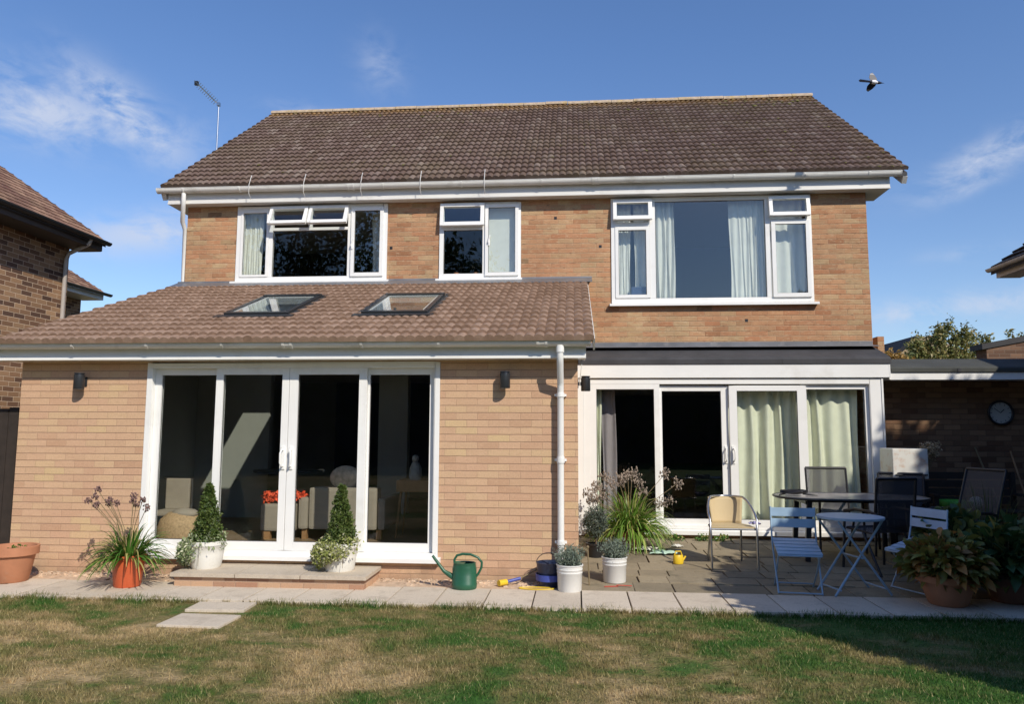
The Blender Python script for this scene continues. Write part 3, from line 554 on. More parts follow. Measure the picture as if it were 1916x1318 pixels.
# ------- windows
def frame_rect(mb, x0, x1, z0, z1, t, y0, y1, tb=None):
    tb = t if tb is None else tb
    mb.box(x0, x0+t, y0, y1, z0, z1); mb.box(x1-t, x1, y0, y1, z0, z1); mb.box(x0+t, x1-t, y0, y1, z0, z0+tb); mb.box(x0+t, x1-t, y0, y1, z1-t, z1)
def pane(x0, x1, z0, z1, y, par, m='glass', seals=True):
    MB().box(x0, x1, y, y+.006, z0, z1).build('pane', m, par)
    if seals: mb = MB(); frame_rect(mb, x0+.0006, x1-.0006, z0+.0006, z1-.0006, .005, y-.006, y-.0005); mb.build('gasket', 'rubber', par)
def open_sash(x0, x1, z0, z1, y, ang, t, par, name='top_sash', m='glass_up'):
    R = Matrix.Rotation(-rad(ang), 3, 'X'); piv = Vector((0, y+.02, z1))
    mb = MB(); frame_rect(mb, x0, x1, z0, z1, t, y-.03, y+.03); mb.v = [tuple(R @ (Vector(v)-piv)+piv) for v in mb.v]; f = mb.build(name, 'upvc', par, bevel=.006)
    m2 = MB().box(x0+t, x1-t, y, y+.006, z0+t, z1-t); m2.v = [tuple(R @ (Vector(v)-piv)+piv) for v in m2.v]; m2.build('pane', m, f); return f
def sash(x0, x1, z0, z1, y, t, par, name='sash', m='glass_up'):
    mb = MB(); frame_rect(mb, x0, x1, z0, z1, t, y-.018, y+.03); f = mb.build(name, 'upvc', par, bevel=.005); pane(x0+t, x1-t, z0+t, z1-t, y+.004, f, m); return f
def cill(x0, x1, z, par, y=YM): MB().prism([(y-.085, z-.005), (y-.085, z-.035), (y-.07, z-.035), (y+.02, z-.012), (y+.02, z+.012), (y-.06, z+.005)], 'x', x0, x1).build('cill', 'upvc', par)
FY0, FY1 = YM-.022, YM+.045
def lever(x, y, z, par): MB().box(x-.012, x+.012, y-.012, y, z-.05, z+.05).box(x-.008, x+.008, y-.03, y-.012, z-.008, z+.11, rx=.0, ry=.25).build('handle', 'upvc', par, bevel=.003)
# left bedroom window
mb = MB(); x0, x1, z0, z1 = W1; frame_rect(mb, x0+.002, x1-.002, z0+.01, z1-.002, .07, FY0, FY1)
mb.box(1.345, 1.405, FY0, FY1, z0+.08, z1-.072); mb.box(2.60, 2.655, FY0, FY1, z0+.08, z1-.072); mb.box(1.405, 2.60, FY0, FY1, 4.60, 4.645); mb.box(1.975, 2.02, FY0, FY1, 4.645, z1-.072)
w1 = mb.build('window', 'upvc', H, bevel=.006)
f = MB(); frame_rect(f, .894, 1.343, 3.872, 4.926, .035, FY0-.012, FY1); f = f.build('fixed_light', 'upvc', w1, bevel=.005); pane(.93, 1.308, 3.908, 4.89, FY0+.02, f, 'glass_up')
pane(1.407, 2.598, 3.872, 4.598, FY0+.03, w1, 'glass')
open_sash(1.38, 1.985, 4.625, 4.955, FY0-.03, 24, .05, w1); open_sash(2.005, 2.62, 4.635, 4.955, FY0-.03, 22, .05, w1)
f = sash(2.657, 3.165, 3.86, 4.945, FY0-.008, .055, w1); lever(2.68, FY0-.026, 4.33, f); cill(.77, 3.26, 3.795, w1)
# middle window
mb = MB(); x0, x1, z0, z1 = W2; frame_rect(mb, x0+.002, x1-.002, z0+.01, z1-.002, .065, FY0, FY1, .08); mb.box(4.695, 4.765, FY0, FY1, z0+.09, z1-.067); mb.box(4.095, 4.695, FY0, FY1, 4.56, 4.62)
w2 = mb.build('window', 'upvc', H, bevel=.006); pane(4.097, 4.693, 3.882, 4.558, FY0+.03, w2, 'glass')
open_sash(4.05, 4.725, 4.60, 4.955, FY0-.03, 7, .055, w2); f = sash(4.735, 5.245, 3.84, 4.945, FY0-.008, .05, w2); lever(4.80, FY0-.03, 4.35, f); cill(3.99, 5.30, 3.795, w2)
# wide bedroom window
mb = MB(); x0, x1, z0, z1 = W3; frame_rect(mb, x0+.002, x1-.002, z0+.01, z1-.002, .06, FY0, FY1, .07)
mb.box(7.20, 7.285, FY0, FY1, z0+.08, z1-.062); mb.box(8.885, 8.955, FY0, FY1, z0+.08, z1-.062); mb.box(6.69, 7.2, FY0, FY1, 4.56, 4.63); mb.box(8.955, 9.49, FY0, FY1, 4.58, 4.635)
w3 = mb.build('window', 'upvc', H, bevel=.006); pane(7.287, 8.883, 3.462, 4.936, FY0+.03, w3, 'glass_up')
open_sash(6.66, 7.235, 4.64, 4.955, FY0-.03, 8, .055, w3); open_sash(8.93, 9.515, 4.655, 4.96, FY0-.03, 8, .052, w3)
f = MB(); frame_rect(f, 6.69, 7.198, 3.475, 4.555, .05, FY0-.012, FY1); f = f.build('fixed_light', 'upvc', w3, bevel=.005); pane(6.741, 7.147, 3.526, 4.504, FY0+.02, f, 'glass_up')
f = sash(8.965, 9.515, 3.465, 4.61, FY0-.008, .058, w3); cill(6.60, 9.60, 3.385, w3)
# ------- big sliding doors in the extension
def door_leaf(x0, x1, z0, z1, y, par, name='door_leaf', tl=.075, tr=.075, m='glass'):
    mb = MB(); mb.box(x0, x0+tl, y-.022, y+.022, z0, z1); mb.box(x1-tr, x1, y-.022, y+.022, z0, z1); mb.box(x0+tl, x1-tr, y-.022, y+.022, z0, z0+.085); mb.box(x0+tl, x1-tr, y-.022, y+.022, z1-.07, z1)
    f = mb.build(name, 'upvc', par, bevel=.005); pane(x0+tl, x1-tr, z0+.085, z1-.07, y+.004, f, m); return f
def pull(x, y, z, par, s=1):
    MB().box(x-.02, x+.02, y-.012, y, z-.12, z+.12).tube([(x, y-.01, z+.085), (x, y-.05, z+.085), (x+.012*s, y-.055, z+.05), (x+.012*s, y-.055, z-.05), (x, y-.05, z-.085), (x, y-.01, z-.085)], .010, 8).build('door_handle', 'upvc', par)
mb = MB(); mb.box(1.452, 1.51, -.012, .12, .262, 2.233); mb.box(4.612, 4.668, -.012, .12, .262, 2.233); mb.box(1.51, 4.612, -.012, .12, 2.175, 2.233); mb.box(1.452, 4.668, -.012, .12, .215, .262)
D1 = mb.build('patio_door', 'upvc', H, bevel=.005)
MB().prism([(-.075, .168), (-.075, .212), (-.02, .222), (.02, .222), (.02, .168)], 'x', 1.42, 4.70).build('cill', 'upvc', D1, bevel=.004)
door_leaf(1.511, 2.29, .263, 2.174, .075, D1, 'fixed_leaf', .075, .085); door_leaf(3.83, 4.611, .263, 2.174, .075, D1, 'fixed_leaf', .075, .06)
f = door_leaf(2.225, 3.036, .263, 2.174, .025, D1, 'sliding_leaf', .08, .075); pull(2.998, .003, 1.22, f, -1)
f = door_leaf(3.041, 3.885, .263, 2.174, .025, D1, 'sliding_leaf', .095, .085); pull(3.085, .003, 1.22, f)
# ------- projecting bay with the second doors
yc = 2.72
mb = MB(); mb.box(6.2, 6.29, yc-.02, yc+.1, .245, 2.235); mb.box(10.05, 10.20, yc-.02, yc+.1, .245, 2.235); mb.box(6.29, 10.05, yc-.02, yc+.1, 2.165, 2.235); mb.box(6.2, 10.2, yc-.02, yc+.1, .2, .245)
D2 = mb.build('patio_door', 'upvc', H, bevel=.005)
MB().prism([(yc-.085, .13), (yc-.085, .185), (yc-.02, .197), (yc+.02, .197), (yc+.02, .13)], 'x', 6.2, 10.24).build('cill', 'upvc', D2, bevel=.004)
door_leaf(6.291, 7.245, .246, 2.164, yc+.005, D2, 'fixed_leaf', .085, .075); door_leaf(9.16, 10.049, .246, 2.164, yc+.05, D2, 'fixed_leaf', .07, .05)
f = door_leaf(7.205, 8.18, .246, 2.14, yc+.052, D2, 'sliding_leaf', .075, .095); pull(8.135, yc+.03, 1.2, f, -1)
f = door_leaf(8.184, 9.215, .246, 2.14, yc+.002, D2, 'sliding_leaf', .105, .12); pull(8.225, yc-.02, 1.2, f)
MB().box(6.17, 10.22, yc+.02, yc+.2, -.05, .128).box(10.05, 10.20, yc+.2, 3.268, -.05, 2.24).box(6.11, 6.198, yc-.01, yc+.1, -.05, 2.24).build('bay_plinth', 'brick_old', H)
MB().box(6.115, 6.199, yc-.03, yc-.012, .1, 2.24).build('corner_trim', 'upvc', H); MB().box(10.202, 10.225, yc-.03, 3.268, .05, 2.24).build('corner_trim', 'upvc', H)
MB().box(6.12, 10.30, yc-.05, yc-.02, 2.252, 2.438).box(10.30, 10.32, yc-.05, 3.26, 2.252, 2.438).build('fascia_board', 'upvc', H, bevel=.003)
MB().box(6.12, 10.32, yc-.02, 3.26, 2.24, 2.252).build('soffit_board', 'upvc', H)
MB().prism([(yc-.065, 2.44), (yc-.065, 2.50), (yc-.03, 2.535), (3.265, 2.745), (3.265, 2.44)], 'x', 6.13, 10.33).build('flat_roof', 'felt', H)
for x in (7.45, 8.9): MB().box(x, x+.006, yc-.069, yc-.06, 2.44, 2.5).build('felt_lap', 'felt', H)
# downpipes
def downpipe(pts, par=H, clips=(), r=.034):
    o = MB().tube(pts, r, 14).build('downpipe', 'upvc', par)
    for (x, y, z) in clips: MB().lathe([(r+.0005, z-.02), (r+.008, z-.02), (r+.008, z+.02), (r+.0005, z+.02)], 16, (x, y), False).box(x-.06, x+.06, y+.02, y+.028+.04, z-.012, z+.012).build('pipe_clip', 'upvc', o)
    return o
xd = 5.93
dp = downpipe([(xd, -.268, 2.36), (xd, -.268, 2.27), (xd, -.25, 2.2), (xd, -.1, 2.02), (xd, -.075, 1.96), (xd, -.075, .02)], clips=((xd, -.075, 1.88), (xd, -.075, 1.22), (xd, -.075, .4)))
MB().tube([(xd, -.268, 2.372), (xd, -.268, 2.30)], .042, 14).build('outlet', 'upvc', dp)
MB().tube([(xd, -.075, 1.255), (xd, -.075, 1.19)], .040, 14).build('socket', 'upvc', dp)
downpipe([(.05, 3.03, 5.16), (.05, 3.03, 5.06), (.03, 3.07, 4.97), (-.045, 3.2, 4.76), (-.055, 3.31, 4.66), (-.055, 3.34, 3.6), (-.055, 3.34, 3.2)])
MB().tube([(6.14, .25, 2.36), (6.15, .22, 2.2), (6.13, .25, 2.05), (6.13, .3, 2.0)], .006, 6).build('lamp_cable', 'upvc', H)

# ------- rooms behind the glass
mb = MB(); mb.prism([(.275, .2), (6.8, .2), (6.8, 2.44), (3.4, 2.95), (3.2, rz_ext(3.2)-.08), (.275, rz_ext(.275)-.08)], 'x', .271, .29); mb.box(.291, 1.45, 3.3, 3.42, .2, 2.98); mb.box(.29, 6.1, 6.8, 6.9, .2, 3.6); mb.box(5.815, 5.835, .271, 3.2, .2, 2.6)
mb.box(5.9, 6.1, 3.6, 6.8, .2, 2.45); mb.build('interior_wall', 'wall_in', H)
MB().box(2.95, 3.42, 4.0, 4.2, .2, 2.44).build('interior_pier', 'wall_pale', H)
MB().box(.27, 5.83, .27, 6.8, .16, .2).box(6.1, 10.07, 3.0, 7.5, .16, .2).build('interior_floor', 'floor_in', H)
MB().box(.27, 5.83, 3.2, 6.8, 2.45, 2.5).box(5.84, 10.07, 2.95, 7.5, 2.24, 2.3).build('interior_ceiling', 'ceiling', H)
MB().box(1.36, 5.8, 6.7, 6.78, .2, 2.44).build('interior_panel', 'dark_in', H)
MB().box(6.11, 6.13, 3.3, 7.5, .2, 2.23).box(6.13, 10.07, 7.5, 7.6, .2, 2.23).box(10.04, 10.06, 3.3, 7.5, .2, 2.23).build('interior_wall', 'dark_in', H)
mb = MB(); mb.box(.27, 10.07, 3.55, 10.7, 3.0, 3.05)
mb.build('bedroom_floor', 'floor_in', H)
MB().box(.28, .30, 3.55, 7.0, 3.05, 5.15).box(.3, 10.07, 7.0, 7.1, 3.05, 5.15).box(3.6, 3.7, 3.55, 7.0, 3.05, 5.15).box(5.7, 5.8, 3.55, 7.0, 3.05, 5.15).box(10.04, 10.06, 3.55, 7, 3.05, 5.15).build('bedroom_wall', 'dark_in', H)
MB().box(.27, 10.07, 3.55, 7.1, 5.16, 5.2).build('bedroom_ceiling', 'ceiling', H)
G_ = 'curtains at the wide bedroom window'
curtain('curtain', 'white pleated curtain behind the left light of the wide bedroom window, left of its pair', 6.70, 6.93, 3.42, 4.95, 3.42, 'curtain_up', .075, .02, 1)
curtain('curtain', 'white pleated curtain behind the left light of the wide bedroom window, beside the mullion', 6.99, 7.22, 3.42, 4.95, 3.42, 'curtain_up', .075, .02, 2)
curtain('curtain', 'white curtain at the left edge of the big bedroom pane', 7.27, 7.60, 3.42, 4.97, 3.40, 'curtain_up', .085, .026, 3, taper=-.02)
curtain('curtain', 'broad white curtain at the right edge of the big bedroom pane', 8.40, 8.92, 3.42, 4.97, 3.40, 'curtain_up', .085, .026, 4)
curtain('curtain', 'bluish white curtain filling the far right bedroom light', 8.97, 9.50, 3.42, 4.97, 3.44, 'curtain_up', .10, .025, 5)
curtain('curtain', 'white curtain in the left light of the left bedroom window', .86, 1.17, 3.82, 4.97, 3.42, 'curtain_up', .07, .02, 6)
curtain('curtain', 'grey shaded curtain behind the right sash of the left bedroom window', 2.92, 3.2, 3.82, 4.97, 3.52, 'curtain_up', .08, .02, 7)
curtain('curtain', 'cream green curtain behind the middle right leaf of the bay doors', 8.22, 9.17, .23, 2.12, 2.93, 'curtain', .15, .055, 8)
curtain('curtain', 'cream green curtain behind the far right leaf of the bay doors', 9.19, 9.95, .23, 2.12, 2.93, 'curtain', .14, .05, 9)
curtain('curtain', 'slim cream curtain at the left edge of the bay doors', 6.30, 6.45, .23, 2.12, 2.93, 'curtain', .09, .03, 10)
curtain('curtain', 'mauve grey curtain beside the slim cream one', 6.47, 6.66, .23, 2.12, 3.05, 'curtain_mauve', .09, .03, 11)
tag(MB().box(4.745, 5.23, 3.36, 3.37, 3.85, 4.95).build('roller_blind', 'curtain_up'), 'pale roller blind drawn down behind the middle window sash', 'blind')
tag(MB().box(6.93, 7.17, 3.33, 3.40, 3.40, 3.66).build('storage_box', 'navybox', bevel=.01), 'dark blue box on the sill of the wide bedroom window', 'box')
for i, x in enumerate((4.15, 4.27, 4.45, 4.58)):
    tag(MB().lathe([(.025, 3.805), (.035, 3.87), (.04, 3.93 if i % 2 else 3.91), (.036, 3.93 if i % 2 else 3.91)], 16, (x, 3.43)).build('jar', 'terracotta' if i % 2 else 'flower_red'), 'small %s on the middle window sill, number %s from the left' % (('red pot', 'terracotta jar', 'red pot', 'terracotta jar')[i], ('first', 'second', 'third', 'last')[i]), 'jar', 'jars on the window sill')
MB().box(4.0, 5.6, 3.36, 3.6, 3.79, 3.805).build('inner_sill', 'upvc', w2)

# ------------------------------------------------------------------ garage / carport beside the house
GA = thing('garage', 'low flat roofed brick garage in shade behind the patio with white fascia', 'garage', (10.35, 3.27, 0))
def GP(mb): mb.v = [(a-10.35, b-3.27, c) for a, b, c in mb.v]; return mb
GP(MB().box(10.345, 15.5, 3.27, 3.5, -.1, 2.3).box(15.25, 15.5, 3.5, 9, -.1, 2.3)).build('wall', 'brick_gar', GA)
GP(MB().prism([(2.70, 2.325), (2.70, 2.375), (2.74, 2.40), (3.5, 2.575), (9, 2.62), (9, 2.3), (2.8, 2.3)], 'x', 10.345, 15.6)).build('roof', 'felt_g', GA)
GP(MB().box(10.325, 15.6, 2.72, 2.745, 2.222, 2.324).box(10.345, 15.6, 2.746, 3.268, 2.24, 2.255)).build('fascia_board', 'upvc', GA)
for x in (11.2, 12.5): GP(MB().box(x, x+.05, 2.694, 2.70, 2.325, 2.372)).build('felt_lap', 'felt', GA)
tag(MB().box(10.47, 10.56, 3.42, 3.60, 2.5, 2.90).build('chimney_stub', 'brick_old'), 'short red brick stub standing on the garage roof against the house corner', 'brick pier')
ck = thing('wall_clock', 'round grey faced clock hung high on the shaded garage wall', 'clock', (12.01, 3.262, 1.79)); ck.scale = (.9, 1, .9)
R_ = .17
def disc(mb, r, y0, y1, n=36): return mb.prism([(r*cos(2*pi*i/n), r*sin(2*pi*i/n)) for i in range(n)], 'y', y0, y1)
disc(MB(), .175, -.012, .0).build('face', 'clock', ck)
MB().tube([(.18*cos(2*pi*i/36), -.02, .18*sin(2*pi*i/36)) for i in range(36)], .018, 8, True).build('rim', 'black', ck)
mb = MB()
for i in range(12): a = 2*pi*i/12; MB().box(.14*sin(a)-.004, .14*sin(a)+.004, -.014, -.0125, .14*cos(a)-.014, .14*cos(a)+.014, ry=a).build('hour_mark', 'black', ck)
MB().box(-.004, .004, -.017, -.0145, 0, .12, ry=-.9, piv=(0, 0, 0)).build('minute_hand', 'black', ck); MB().box(-.006, .006, -.017, -.0145, 0, .08, ry=.8, piv=(0, 0, 0)).build('hour_hand', 'black', ck)

# ------------------------------------------------------------------ neighbours
N = thing('neighbour_house', 'older brick house on the left with mossy tiled roof and dark gutter', 'house', (-2.4, 3.9, 0))
def off(mb, x, y, z=0): mb.v = [(a-x, b-y, c-z) for a, b, c in mb.v]; return mb
sn = (5.97-4.67)/(3.856-1.95)
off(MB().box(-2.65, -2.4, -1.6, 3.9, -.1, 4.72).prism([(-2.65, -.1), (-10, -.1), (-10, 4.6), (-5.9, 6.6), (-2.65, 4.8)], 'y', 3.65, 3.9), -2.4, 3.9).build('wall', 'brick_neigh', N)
nr = tiled('roof', -1.9, 4.16, ((-1.9, 4.72), (-6.2, 4.72+4.3*sn)), 26, .165, 'tile_neigh', N, thick=.016, amp=.004, seed=9, rollper=1, axis='y'); nr.location = (2.4, -3.9, 0)
off(MB().prism([(-1.93, 4.70), (-6.2, 4.70+4.27*sn), (-10.4, 4.70), (-10.4, 4.6), (-6.2, 4.6+4.27*sn), (-1.93, 4.62)], 'y', -1.9, 4.15), -2.4, 3.9).build('roof_underside', 'felt', N)
def ygutter(x, y0, y1, z, r, m, par, o=(0, 0)):
    n = 8; return off(MB().prism([(x-r*cos(pi*i/n), z-r*sin(pi*i/n)) for i in range(n+1)], 'y', y0, y1), *o).build('gutter', m, par)
ygutter(-1.90, -1.9, 4.2, 4.70, .055, 'alu_dark', N, (-2.4, 3.9))
off(MB().box(-1.99, -1.97, -1.9, 4.12, 4.54, 4.66).box(-2.40, -1.99, -1.9, 4.12, 4.535, 4.548), -2.4, 3.9).build('soffit_board', plain('black stained board', (.06, .05, .045), .6), N)
off(MB().tube([(-1.93, 3.75, 4.66), (-1.95, 3.75, 4.58), (-2.3, 3.75, 4.42), (-2.34, 3.75, 4.3), (-2.34, 3.75, 0)], .034, 10), -2.4, 3.9).build('downpipe', plain('old grey pipe', (.42, .38, .35), .5), N)
N2 = thing('neighbour_wing', 'smaller tiled wing standing behind the older brick house on the left', 'house', (-5.75, 9, 0))
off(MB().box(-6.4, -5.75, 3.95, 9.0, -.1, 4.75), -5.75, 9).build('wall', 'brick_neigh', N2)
nr = tiled('roof', 3.95, 9.1, ((-5.17, 4.78), (-6.4, 5.53)), 8, .165, 'tile_neigh', N2, thick=.02, amp=.004, seed=12, rollper=1, axis='y'); nr.location = (5.75, -9, 0)
ygutter(-5.14, 3.95, 9.2, 4.76, .06, 'alu_dark', N2, (-5.75, 9)); off(MB().box(-5.25, -5.22, 3.95, 9.05, 4.6, 4.72).box(-5.75, -5.25, 3.95, 9.05, 4.6, 4.62), -5.75, 9).build('soffit_board', 'upvc_old', N2)
NG = thing('neighbour_lean_to', 'low red tiled lean-to with white gutter seen past the left corner of the extension', 'lean-to', (-3.5, 5, 0))
off(MB().box(-4.8, -2.0, 4.9, 5.1, -.1, 2.3), -3.5, 5).build('wall', 'brick_neigh', NG)
nr = tiled('roof', -4.8, -2.0, ((4.62, 2.34), (6.4, 3.1)), 8, .165, 'tile_neigh', NG, thick=.016, amp=.004, seed=3, rollper=1); nr.location = (3.5, -5, 0)
off(MB().prism([(4.56-.05*cos(pi*i/8), 2.33-.05*sin(pi*i/8)) for i in range(9)], 'x', -4.8, -2.0), -3.5, 5).build('gutter', 'gutter', NG)
b = thing('pale_shrub', 'pale flowering shrub behind the dark side gate', 'shrub', (-2.6, 3.4, 0))
leaves('leaves', blob_pts(2600, (0, 0, 1.5), (1.2, .5, .62), .4), .07, 'bush_pale', b); MB().tube([(0, 0, 0), (.05, 0, .8), (-.1, 0, 1.4)], [.04, .03, .015]).build('stem', 'bark', b)
gt = thing('side_gate', 'dark boarded gate closing the gap left of the extension wall', 'gate', (-.7, .36, 0))
for i in range(11): MB().box(-.66+.12*i, -.66+.12*i+.112, -.01, .01, .02, 1.73+.015*((i*7) % 3)).build('board', 'wood_d', gt)
MB().box(-.68, .66, .012, .04, .35, .45).box(-.68, .66, .012, .04, 1.35, 1.45).build('rail', 'wood_d', gt)
NR = thing('right_house', 'brick house past the right edge, only its dark eaves corner showing', 'house', (13.65, 5.5, 0))
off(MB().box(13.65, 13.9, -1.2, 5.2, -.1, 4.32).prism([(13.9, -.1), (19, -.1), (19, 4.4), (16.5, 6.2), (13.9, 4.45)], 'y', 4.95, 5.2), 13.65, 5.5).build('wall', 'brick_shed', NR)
nr = tiled('roof', -1.5, 5.48, ((13.24, 4.32), (16.5, 4.32+3.26*.72)), 18, .165, 'tile_dark', NR, thick=.035, amp=.006, seed=4, rollper=1, axis='y'); nr.location = (-13.65, -5.5, 0)
off(MB().prism([(13.2, 4.26), (16.5, 4.26+3.3*.72), (19.8, 4.26), (19.8, 4.2), (16.5, 4.19+3.3*.72), (13.2, 4.2)], 'y', -1.5, 5.45), 13.65, 5.5).build('roof_underside', 'felt', NR)
ygutter(13.2, -1.5, 5.52, 4.31, .055, 'upvc_old', NR, (13.65, 5.5)); off(MB().box(13.27, 13.29, -1.5, 5.42, 4.14, 4.26).box(13.29, 13.65, -1.5, 5.42, 4.14, 4.155), 13.65, 5.5).build('soffit_board', 'upvc_old', NR)
SH = thing('dark_outbuilding', 'dark brick outbuilding with a sloping dark roof above the garage roof at far right', 'outbuilding', (15.2, 9, 0))
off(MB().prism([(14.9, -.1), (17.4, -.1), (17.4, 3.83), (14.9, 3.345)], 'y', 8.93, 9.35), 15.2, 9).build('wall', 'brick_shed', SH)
off(MB().prism([(14.8, 3.29), (17.5, 3.81), (17.5, 3.93), (14.8, 3.41)], 'y', 8.9, 9.4), 15.2, 9).build('roof', 'felt', SH)
FG = thing('distant_house', 'distant house gable with steep dark roof seen over the garage roof', 'house', (24, 30, 0))
off(MB().prism([(21.7, 0), (27, 0), (27, 4.5), (23.6, 6.3), (22.7, 5.9), (21.7, 5.0)], 'y', 30.2, 36), 24, 30).build('wall', plain('tan render', (.36, .27, .17), .8), FG)
off(MB().prism([(21.0, 4.75), (22.75, 6.22), (25.6, 3.9), (25.6, 3.7), (22.75, 6.0), (21.0, 4.55)], 'y', 29.9, 36), 24, 30).build('roof', 'tile_dark', FG)

# ------------------------------------------------------------------ trees and hedges
def tree(name, label, loc, blobs, n, size, m, trunk_h, tr=.15, group=None):
    t = thing(name, label, 'tree', loc, 0, group); C = []
    tot = sum(b[1][0]*b[1][1]*b[1][2] for b in blobs)
    for c, r in blobs:
        k = max(30, int(n*(r[0]*r[1]*r[2]/tot))); sub = rng.normal(size=(max(6, k//60), 3)); sub /= np.linalg.norm(sub, axis=1)[:, None]; sub = np.array(c)+sub*np.array(r)*rng.uniform(.45, 1, len(sub))[:, None]
        pick = rng.integers(0, len(sub), k); C.append(sub[pick]+rng.normal(size=(k, 3))*np.array(r)*.17)
    leaves('crown', np.concatenate(C), size, m, t)
    mb = MB().tube([(0, 0, 0), (.05, .03, trunk_h*.5), (0, 0, trunk_h)], [tr, tr*.8, tr*.6], 10)
    for c, r in blobs: mb.tube([(0, 0, trunk_h*.7), (c[0]*.5, c[1]*.5, (trunk_h+c[2])*.5), (c[0], c[1], c[2]+r[2]*.3)], [tr*.5, tr*.3, tr*.1], 7)
    mb.build('trunk', 'bark', t); return t
OX, OY = 18.2, 18.
tree('olive_tree', 'olive green bushy tree with upright tufts rising over the garage roof', (OX, OY, 0),
     [((u-OX, rr_, z), (w, .6, h)) for u, rr_, z, w, h in ((17.35, 0, 4.0, .35, .55), (17.75, .2, 4.15, .28, .75), (18.15, 0, 4.3, .2, .8), (18.5, .1, 4.4, .2, .85), (18.85, 0, 4.3, .25, .7), (19.3, .2, 4.2, .3, .85), (19.7, 0, 4.1, .3, .6), (20.1, .1, 3.9, .3, .5), (18.5, 0, 3.55, 1.6, .6), (19.6, 0, 3.5, 1.0, .6), (18.0, 0, 3.7, .8, .5))], 17000, .11, 'olive', 3.0)
tree('olive_tree', 'tall thin tipped tree top above the dark outbuilding at the right edge', (21.6, 18.5, 0), [((-.3, 0, 4.6), (.5, .5, .55)), ((-.75, 0, 4.75), (.16, .2, .35)), ((.3, 0, 4.6), (.5, .5, .7)), ((0, 0, 3.6), (1, .6, .8))], 3000, .13, 'olive', 3.2)
tree('autumn_shrub', 'ochre leaved shrub beside the distant gable', (16.35, 17, 0), [((0, 0, 3.55), (.45, .4, .55)), ((-.1, 0, 4.0), (.2, .2, .3)), ((.3, 0, 3.4), (.4, .3, .5))], 1800, .12, leaf_mat('ochre leaf', (.35, .2, .05), (.5, .33, .1), None, .5, 2), 2.4, .08)
# garden behind the photographer (it shows in the glass)
def garden_tree(label, x, y, h, w, m='tree_dark'):
    tree('garden_tree', label, (x, y, 0), [((0, 0, h*.62), (w, w, h*.3)), ((w*.5, 0, h*.5), (w*.7, w*.6, h*.22)), ((-w*.6, .3, h*.48), (w*.7, w*.6, h*.25)), ((0, 0, h*.85), (w*.5, w*.5, h*.16)), ((0, 0, h*.3), (w*.9, w*.8, h*.2))], 14000, .30, m, h*.5, .22, 'trees at the end of the garden')
for i, (x, y, h, w) in enumerate(((-14, -26, 14, 4.2), (-7, -27, 17, 4.6), (-1, -28, 13, 3.6), (4, -29, 9.5, 3.2), (9.5, -30, 7.0, 2.8), (15, -29, 7.5, 3.2))):
    garden_tree('%s dark leafy tree counted from the left at the far end of the lawn' % ('first', 'second', 'third', 'fourth', 'fifth', 'sixth')[i], x, y, h, w)
hb = thing('garden_hedge', 'long tall evergreen hedge across the far end of the garden', 'hedge', (3, -23, 0))
C = np.stack([rng.uniform(-18, 20, 9000), rng.choice([-1, 1], 9000)*rng.uniform(.3, .6, 9000), rng.uniform(0, 5.3, 9000)+.3*rng.normal(size=9000)], 1); leaves('leaves', C, .3, 'tree_dark', hb); MB().box(-17.9, 19.9, -.35, .35, 0, 5.1).build('inner_twigs', 'dark_in', hb)
# tall conifer hedge on the right boundary, outside the frame: it shades the patio
HX = [(9.42, 0), (9.42, 2.3), (9.7, 3.1), (10.3, 3.75), (10.8, 4.2), (11.7, 5.0), (13.5, 5.95), (14.35, 6.45), (14.85, 8.2), (16.2, 8.3), (16.5, 8.6), (16.9, 8.6), (17.1, 7.6), (17.6, 7.6), (18, 8.8), (19.5, 9.3), (19.5, 0)]
hh = thing('conifer_hedge', 'tall dark conifer hedge stepping up along the right side of the lawn', 'hedge', (9.42, -3.45, 0))
core = off(MB().prism([(9.55 if a < 9.6 else a+.12, max(b-.10, 0)) for a, b in HX], 'y', -5.0, -3.55), 9.42, -3.45); core.v = [(a+(-.1-b)*.727, b, c) for a, b, c in core.v]; core.build('inner_twigs', 'hedge', hh)
C = []
top = lambda x: np.interp(x, [p[0] for p in HX[1:-1]], [p[1] for p in HX[1:-1]])
n = 30000; xs = rng.uniform(9.42, 19.5, n); zs = rng.uniform(0, 1, n); tz = top(xs); C.append(np.stack([xs, np.where(rng.uniform(size=n) < .6, -3.5, -5.05)+rng.normal(size=n)*.08, tz*zs], 1))
n = 9000; xs = rng.uniform(9.42, 19.5, n); C.append(np.stack([xs, rng.uniform(-5.05, -3.45, n), top(xs)-.15+rng.normal(size=n)*.04], 1))
n = 2500; C.append(np.stack([9.46+rng.normal(size=n)*.05, rng.uniform(-5.05, -3.45, n), rng.uniform(0, 2.6, n)], 1))
C = np.concatenate(C)-np.array([9.42, -3.45, 0]); C[:, 0] += np.maximum(-.1-C[:, 1], 0)*.727; leaves('foliage', C, .16, 'hedge', hh)

